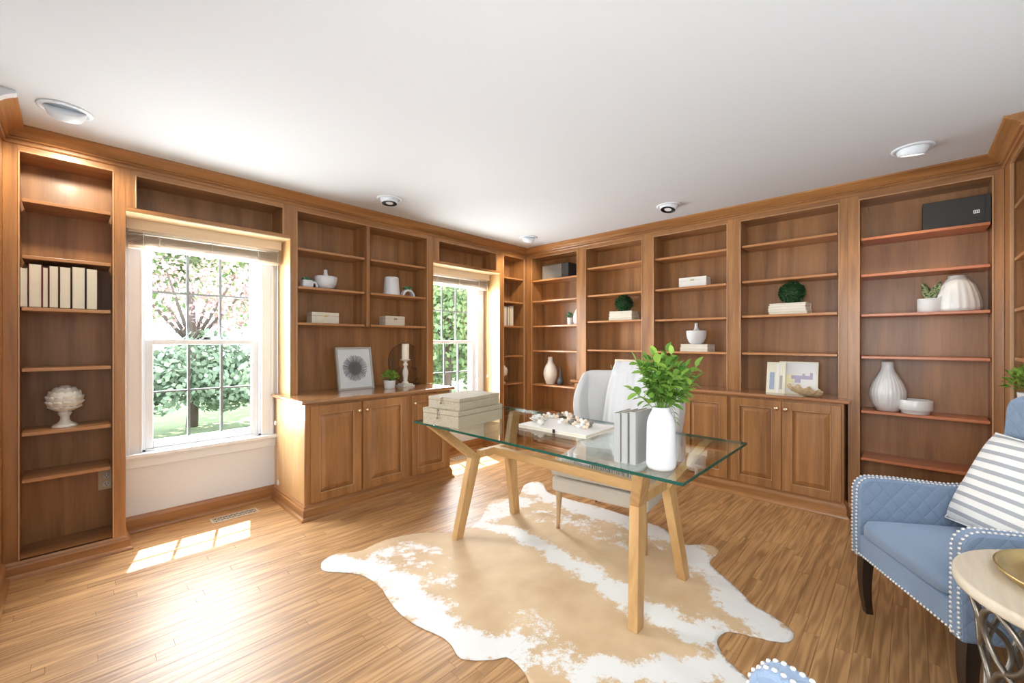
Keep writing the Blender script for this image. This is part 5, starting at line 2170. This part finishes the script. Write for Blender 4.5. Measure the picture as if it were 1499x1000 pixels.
def big_shell():
    p = at_x(1180, 574, 3.95)
    t = empty('seashell', (3.955, p.y + .01, CT), label='ruffled white and brown seashell in front of the art prints', cat='shell')
    def fn(u, v):
        # scalloped half bowl, rim tilted towards the room
        a = u * 2 * PI
        el = (v - 1) * PI / 2 * .98
        r = 1 + .07 * math.cos(a * 13) * (.3 + .7 * v)
        x, y, z = math.cos(el) * math.cos(a) * r, math.cos(el) * math.sin(a) * r, math.sin(el)
        rim = .012 * v ** 6 * math.cos(a * 9)
        return Vector((x * .055, y * .112, z * .050 + rim + y * .020 + .058 - x * .022))
    obj('shell_body', MB().grid(fn, 78, 12, closed_u=True), M['shellb'], t, world=False, solid=.003, recalc=False)
    obj('pale_inside', MB().grid(lambda u, v: fn(u, v) * 1.0 + Vector((-math.cos(u * 2 * PI) * .005 * v, -math.sin(u * 2 * PI) * .005 * v, .004)), 78, 12, closed_u=True), M['shell'], t, world=False, solid=.003, recalc=False)


big_shell()

# rightmost bookcase things
y0_, y1_ = at_x(1350, 300, 4.08).y, -.402
t = empty('equipment_case', (4.18, (y0_ + y1_) / 2, 2.067), label='black equipment case on the top shelf of the rightmost far bookcase', cat='case')
L_ = y0_ - y1_ - .004
obj('case_body', MB().box(-.10, .09, -L_ / 2, L_ / 2, 0, .192), M['case'], t, world=False, bevel=.003)
b = MB(); b.box(-.1015, -.0995, -L_ / 2 + .05, -L_ / 2 + .078 + .0, .075, .097)
obj('badge', b, M['steel'], t, world=False)
b = MB()
for k in range(3): b.box(-.1021, -.1014, -L_ / 2 + .054 + k * .008, -L_ / 2 + .058 + k * .008, .079, .093)
obj('badge_marks', b, M['ink'], t, world=False)
b = MB(); b.box(-.1012, -.0995, -L_ / 2 + .026, -L_ / 2 + .030, .004, .188)
obj('panel_seam', b, M['dark'], t, world=False)
b = MB().tube([(4.27, .215, 2.345), (4.262, .20, 2.25), (4.268, .21, 2.16), (4.25, .19, 2.09), (4.20, .16, 2.071), (4.18, .12, 2.071), (4.21, .09, 2.071)], .0022, 6)
b.tube([(4.268, .235, 2.345), (4.255, .225, 2.23), (4.262, .185, 2.14), (4.24, .17, 2.075), (4.19, .13, 2.073)], .0018, 6)
tag(obj('cable', b, M['pewter']), 'loose grey cables hanging in the rightmost far bookcase top', 'cable')
y, w = s_at(1348, 1377, wx=4.10)
sans((4.11, y, 1.503), w / 2, .095, 'snake plant in a white pot left of the ribbed dome vase', 4, .145)
y, w = s_at(1377, 1427, wx=4.12)
lathe_thing('ribbed_vase', (4.14, y, 1.503), scl([(.080, 0), (.090, .003), (.094, .02), (.092, .05), (.084, .095), (.068, .145), (.046, .182), (.036, .190), (.036, .202), (.032, .204), (.030, .198)], w / .188, 1.2), M['ceramic'],
            'white ribbed dome vase on the rightmost far bookcase', 'vase', 72, lambda r, z, a: r * (1 + (.028 * math.cos(a * 18 + z * 6) if .02 <= z < .21 else 0)))
y, w = s_at(1279, 1320, wx=4.12)
lathe_thing('relief_vase', (4.13, y, .790), scl([(.042, 0), (.052, .003), (.074, .045), (.085, .09), (.085, .125), (.072, .17), (.050, .215), (.034, .245), (.030, .268), (.030, .300), (.026, .302), (.024, .296)], w / .170, 1.2), M['ceramic'],
            'white bottle vase with raised looping lines on the lower shelf', 'vase', 96, lambda r, z, a: r * (1 + (.016 * math.cos(a * 26) if .04 <= z < .30 else 0)))
y, w = s_at(1321, 1359, wx=4.10)
lathe_thing('serving_bowl', (4.10, y, .790), scl([(.060, 0), (.063, .004), (.066, .016), (.076, .020), (.078, .026), (.078, .070), (.076, .073), (.070, .072), (.068, .060), (.060, .026), (.002, .024)], w / .156, 1.35), M['ceramic'],
            'straight-sided white bowl beside the relief vase', 'bowl', 40)

# plant in the right wall bookcase, behind the blue armchair
t = potted((3.66, -.505, .93), .052, .085, M['matte'], 'bushy green plant above the blue armchair back at the frame edge', 'plant', M['leaf'], .105, .15, 420, .026)


# ------------------------------------------------------------------ things on the desk
def woven_box(loc, w, d, h, rz, label, legz=0):
    t = empty('storage_box', loc, rz, label=label, cat='box', group='woven storage boxes on the desk')
    obj('box_body', MB().box(-w / 2, w / 2, -d / 2, d / 2, 0, h * .70), M['woven'], t, world=False, bevel=.002)
    obj('lid', MB().box(-w / 2 - .001, w / 2 + .001, -d / 2 - .001, d / 2 + .001, h * .715, h), M['woven'], t, world=False, bevel=.002)
    b = MB()
    xx = -w / 2 - .002
    b.tube([(xx, .02, h * .98), (xx - .003, .02, h * .80), (xx - .003, .02, h * .55)], .0022, 6)
    b.ball((xx - .006, .02, h * .48), .009, 10, 6, (.7, 1, .6))
    b.box(xx - .004, xx + .004, .012, .028, h * .90, h * 1.005)
    obj('clasp', b, M['tablemetal'], t, world=False, bevel=.0005)
    return t


woven_box((1.858, 2.215, DZ), .445, .325, .108, R(7), 'larger woven grasscloth storage box at the bottom of the desk stack')
woven_box((1.868, 2.215, DZ + .108), .405, .285, .076, R(7), 'smaller woven grasscloth storage box on top of the larger one')

# flat white book lying on the desk
t = stdbook(None, .345, .50, .020, M['coverw'], (2.150, 1.560, DZ), R(2), 'large flat white book on the glass desk under the beads', None, lying=True)
b = MB(); b.box(-.176, -.172, -.035, -.018, .002, .024); obj('tab', b, M['dark'], t, world=False)


def bead_garland():
    pts = []
    P0 = [(790, 613), (803, 609), (812, 611), (826, 607), (842, 614), (856, 620), (867, 622), (858, 626), (845, 624), (832, 617), (818, 619)]
    z = DZ + .030
    w = [at_z(a, c, z) for a, c in P0]
    t = empty('bead_garland', (w[4].x, w[4].y, DZ + .02), label='garland of pale and grey wooden beads on the flat white book', cat='garland')
    L = resample(w, .020)
    bm_ = MB().ball((0, 0, 0), .0105, 12, 8)
    me1 = bm_.mesh('bead'); me1.materials.append(M['beadp'])
    me2 = me1.copy(); me2.materials.clear(); me2.materials.append(M['beadg'])
    me3 = me1.copy(); me3.materials.clear(); me3.materials.append(M['coverw'])
    for i, (p, _) in enumerate(L):
        k = (i // 3) % 4
        me = (me2, me1, me3, me1)[k]
        o = bpy.data.objects.new('bead', me)
        COL.objects.link(o)
        o.parent = t
        sc = random.uniform(.9, 1.35)
        o.scale = (sc, sc, sc)
        o.location = Vector((p.x, p.y, DZ + .020 + .0105 * sc + (.014 if i % 3 == 0 else 0))) - Vector(t.location)
    obj('string', MB().tube([Vector((p.x, p.y, DZ + .032)) - Vector(t.location) for p, _ in L], .0015, 5), M['cord'], t, world=False)


bead_garland()


def rose_shell():
    p = at_z(787, 615, DZ + .03)
    t = empty('carved_flower', (p.x, p.y, DZ + .020), label='white carved flower ornament at the left end of the beads', cat='ornament')
    for k in range(11):
        a = k * 2.4
        q = k / 11
        r = .058 * (1 - .75 * q)
        def pet(u, v):
            aa = a + (u - .5) * 1.7
            rr = r * (.35 + .65 * v)
            return (rr * math.cos(aa), rr * math.sin(aa), .004 + .016 * q + v * (.016 + .020 * q) - .010 * abs(u - .5) * v)
        obj('petal', MB().grid(pet, 9, 6), M['shell'], t, world=False, solid=.003, recalc=False)
    obj('centre', MB().ball((0, 0, .018), .018, 12, 8), M['shell'], t, world=False)
    q = at_z(793, 619, DZ + .03)
    t2 = empty('seashell', (q.x - .025, q.y - .01, DZ + .020), label='small pale seashell in front of the carved flower', cat='shell')
    b = MB(); b.lathe([(.004, 0), (.018, .008), (.021, .018), (.017, .026), (.019, .030), (.012, .038), (.013, .041), (.004, .050)], 18, Matrix.Translation((0, 0, .018)) @ Matrix.Rotation(R(80), 4, 'Y') @ Matrix.Translation((0, 0, -.02)))
    obj('shell_body', b, M['shellb'] if False else M['cream'], t2, world=False)


rose_shell()

# three grey linen books standing
for i, (yy, hh, rz_, lab) in enumerate(((.960, .222, 3, 'grey linen book standing farthest from the white vase'), (.924, .226, 1.5, 'middle of the three standing grey linen books'), (.884, .234, 0, 'front grey linen book standing beside the white vase'))):
    th = .030
    t = empty('book', (1.790 + i * .004, yy, DZ), R(rz_), label=lab, cat='book', group='standing grey books on the desk')
    c = .003
    dpt = .165
    b = MB()
    b.box(-dpt / 2, dpt / 2, -th / 2, -th / 2 + c, 0, hh); b.box(-dpt / 2, dpt / 2, th / 2 - c, th / 2, 0, hh)
    b.box(-dpt / 2 - .002, -dpt / 2 + c, -th / 2 + .001, th / 2 - .001, 0, hh)
    obj('cover', b, M['coverg'], t, world=False, bevel=.001)
    obj('pages', MB().box(-dpt / 2 + c, dpt / 2 - .005, -th / 2 + c, th / 2 - c, .004, hh - .004), M['page'], t, world=False)

VL = Vector((1.752, .770, DZ))
t = empty('vase', VL, label='tall matt white bottle-shouldered vase on the glass desk', cat='vase')
pr = [(.046, 0), (.054, .003), (.0600, .014), (.0615, .030), (.0605, .10), (.0590, .17), (.057, .20), (.050, .225), (.042, .240), (.037, .250), (.036, .264), (.033, .266), (.031, .260), (.031, .230)]
obj('vase_body', MB().lathe(pr, 40), M['matte'], t, world=False)
obj('inner_floor', MB().lathe([(.030, .226), (.029, .229), (.001, .229)], 20), M['soil'], t, world=False)


def greenery():
    base = VL + Vector((0, 0, .230))
    t = empty('leafy_branches', base, label='bright green leafy branches standing in the white desk vase', cat='plant')
    me = [leaf_mesh('leaf', L, w, M['leaf'], .3, .2) for L, w in ((.046, .027), (.038, .023), (.052, .029))]
    right = Vector((SA, -CA, 0))
    fwd = Vector((CA, SA, 0))
    tips = []
    nst = 19
    for k in range(nst):
        a = k * 2.4
        rr = (.25 + .75 * ((k * 7) % nst) / nst)
        dx, dy = math.cos(a) * rr, math.sin(a) * rr
        h = .27 - .13 * rr * rr + random.uniform(-.02, .02)
        tips.append(right * dx * .145 + fwd * dy * .125 + Vector((0, 0, h)) + right * .008)
    tips.append(right * .150 + Vector((0, 0, .21)))
    tips.append(right * -.125 + Vector((0, 0, .11)))
    tips.append(right * .115 + Vector((0, 0, .10)))
    tips.append(right * -.11 + Vector((0, 0, .235)))
    b = MB()
    lv = [v.co.copy() for v in me[1].vertices]
    lfs = [tuple(p.vertices) for p in me[1].polygons]
    for k in range(330):
        q = random.uniform(.18, .92)
        a = random.uniform(0, 2 * PI)
        rr = math.sqrt(random.random()) * .86
        p = right * math.cos(a) * rr * .125 * q ** .8 + fwd * math.sin(a) * rr * .11 * q ** .8 + Vector((0, 0, .27 * q * (1 - .25 * rr * rr) + .01))
        d = Vector((p.x, p.y, .05)) + Vector([random.uniform(-.08, .08) for _ in range(3)])
        Mx = Matrix.Translation(p) @ dir_matrix(d, random.uniform(-1.2, 1.2)) @ Matrix.Scale(random.uniform(.65, 1.0), 4)
        b.add([Mx @ v for v in lv], lfs, True)
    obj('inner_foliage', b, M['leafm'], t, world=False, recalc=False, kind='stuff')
    # hanging sprig over the rim
    cnt = 0
    for si, tip in enumerate(tips):
        p0 = Vector((tip.x * .10, tip.y * .10, 0))
        pts = []
        m = 6
        for j in range(m + 1):
            q = j / m
            p = p0.lerp(tip, q)
            p = Vector((p0.x + (tip.x - p0.x) * q ** 1.25, p0.y + (tip.y - p0.y) * q ** 1.25, tip.z * q))
            pts.append(p)
        obj('stem', MB().tube(pts, [.0022 - .0012 * j / m for j in range(m + 1)], 6), M['leaf'], t, world=False)
        nl = 12
        for j in range(nl):
            q = .34 + .66 * (j + 1) / nl
            i0 = min(int(q * m), m - 1)
            f = q * m - i0
            p = pts[i0].lerp(pts[i0 + 1], f)
            ax = (pts[i0 + 1] - pts[i0]).normalized()
            a = j * 2.4 + si
            s_ = ax.orthogonal().normalized()
            s_ = Matrix.Rotation(a, 3, ax) @ s_
            d = s_ * (1.0 if j < nl - 1 else .1) + ax * .55
            o = bpy.data.objects.new('leaf', random.choice(me))
            COL.objects.link(o)
            o.parent = t
            sc = random.uniform(.8, 1.15)
            o.matrix_basis = Matrix.Translation(p) @ dir_matrix(d, random.uniform(-.6, .6)) @ Matrix.Scale(sc, 4)
            cnt += 1
    sp = [right * .028 + Vector((0, 0, .02)), right * .040 + fwd * -.01 + Vector((0, 0, .040)), right * .050 + fwd * -.015 + Vector((0, 0, .015)), right * .056 + fwd * -.018 + Vector((0, 0, -.028))]
    obj('stem', MB().tube(sp, .0012, 5), M['leafs'], t, world=False)
    for j, p in enumerate(sp[1:] + [sp[2].lerp(sp[3], .5)]):
        for sg in (1, -1):
            o = bpy.data.objects.new('leaf', me[1])
            COL.objects.link(o)
            o.parent = t
            o.matrix_basis = Matrix.Translation(p) @ dir_matrix(right * sg + Vector((0, 0, -.6)), .3) @ Matrix.Scale(.75, 4)


greenery()

# ------------------------------------------------------------------ outside
struct('lawn', MB().box(-30, 60, YW + .16, 60, -.75, -.65), M['lawn'])
struct('driveway', MB().box(-30, 60, 5.5, 9.6, -.65, -.63), M['asphalt'])


def tree(name, loc, r, h, zc, mat, label, cat, n=2600, ls=.16, trunk=True, sq=(1, 1, 1)):
    t = empty(name, loc, label=label, cat=cat)
    if trunk:
        b = MB().tube([(0, 0, -.02), (.05, 0, zc * .4), (0, .05, zc)], [.12, .09, .05], 8)
        for k in range(6):
            a = k * 1.05
            b.tube([(0, 0, zc * .6), (r * .3 * math.cos(a), r * .3 * math.sin(a), zc * .85), (r * .6 * math.cos(a), r * .6 * math.sin(a), zc * 1.1)], [.05, .035, .015], 6)
        obj('trunk', b, M['bark'], t, world=False)
    b = MB()
    lumps = [Vector((random.gauss(0, .45) * r * sq[0], random.gauss(0, .45) * r * sq[1], zc + random.gauss(0, .40) * h)) for _ in range(18)]
    for k in range(n):
        c = random.choice(lumps)
        d = Vector([random.gauss(0, 1) for _ in range(3)]).normalized()
        p = c + d * r * .42 * random.uniform(.7, 1.05)
        if p.z < .05: p.z = .05 + random.random() * .3
        q = Vector([random.gauss(0, 1) for _ in range(3)]).normalized()
        s_ = q.cross(d).normalized() * ls * random.uniform(.5, 1)
        u_ = q * ls * random.uniform(.5, 1)
        b.add([p - s_ * .5, p + u_ * .5, p + s_ * .5, p - u_ * .5], [(0, 1, 2, 3)])
    obj('foliage', b, mat, t, world=False, recalc=False, kind='stuff')


GZ = -.65
tree('tree', (0.6, 15.5, GZ), 3.4, 3.0, 6.5, M['leaft'], 'tall green tree across the driveway behind the near window', 'tree', 9000, .26)
tree('tree', (5.2, 16.5, GZ), 3.2, 2.8, 6.2, M['leaft'], 'tall green tree right of the first one, near window', 'tree', 8000, .26)
tree('maple_tree', (1.9, 11.9, GZ), 2.0, .50, 3.1, M['leafr'], 'pale reddish maple seen through the near window', 'tree', 3400, .12, sq=(1.3, .5, 1))
tree('shrub', (.5, 10.9, GZ), 1.3, .50, 1.15, M['leafb'], 'rounded shrub beyond the driveway at the left panes', 'shrub', 6500, .15, trunk=False)
tree('shrub', (2.7, 10.7, GZ), 1.3, .55, 1.25, M['leafb'], 'rounded shrub beyond the driveway at the right panes', 'shrub', 6500, .15, trunk=False)
tree('tree', (7.6, 9.8, GZ), 2.2, 2.0, 3.0, M['leaft'], 'leafy green tree filling the far window', 'tree', 11000, .18)
tree('tree', (12.6, 13.5, GZ), 3.0, 2.4, 4.0, M['leafb'], 'green tree beyond the far window on the right', 'tree', 8000, .24)
tree('shrub', (9.4, 12.2, GZ), 1.8, .8, 1.3, M['leafb'], 'low shrub seen in the lower panes of the far window', 'shrub', 6500, .16, trunk=False)
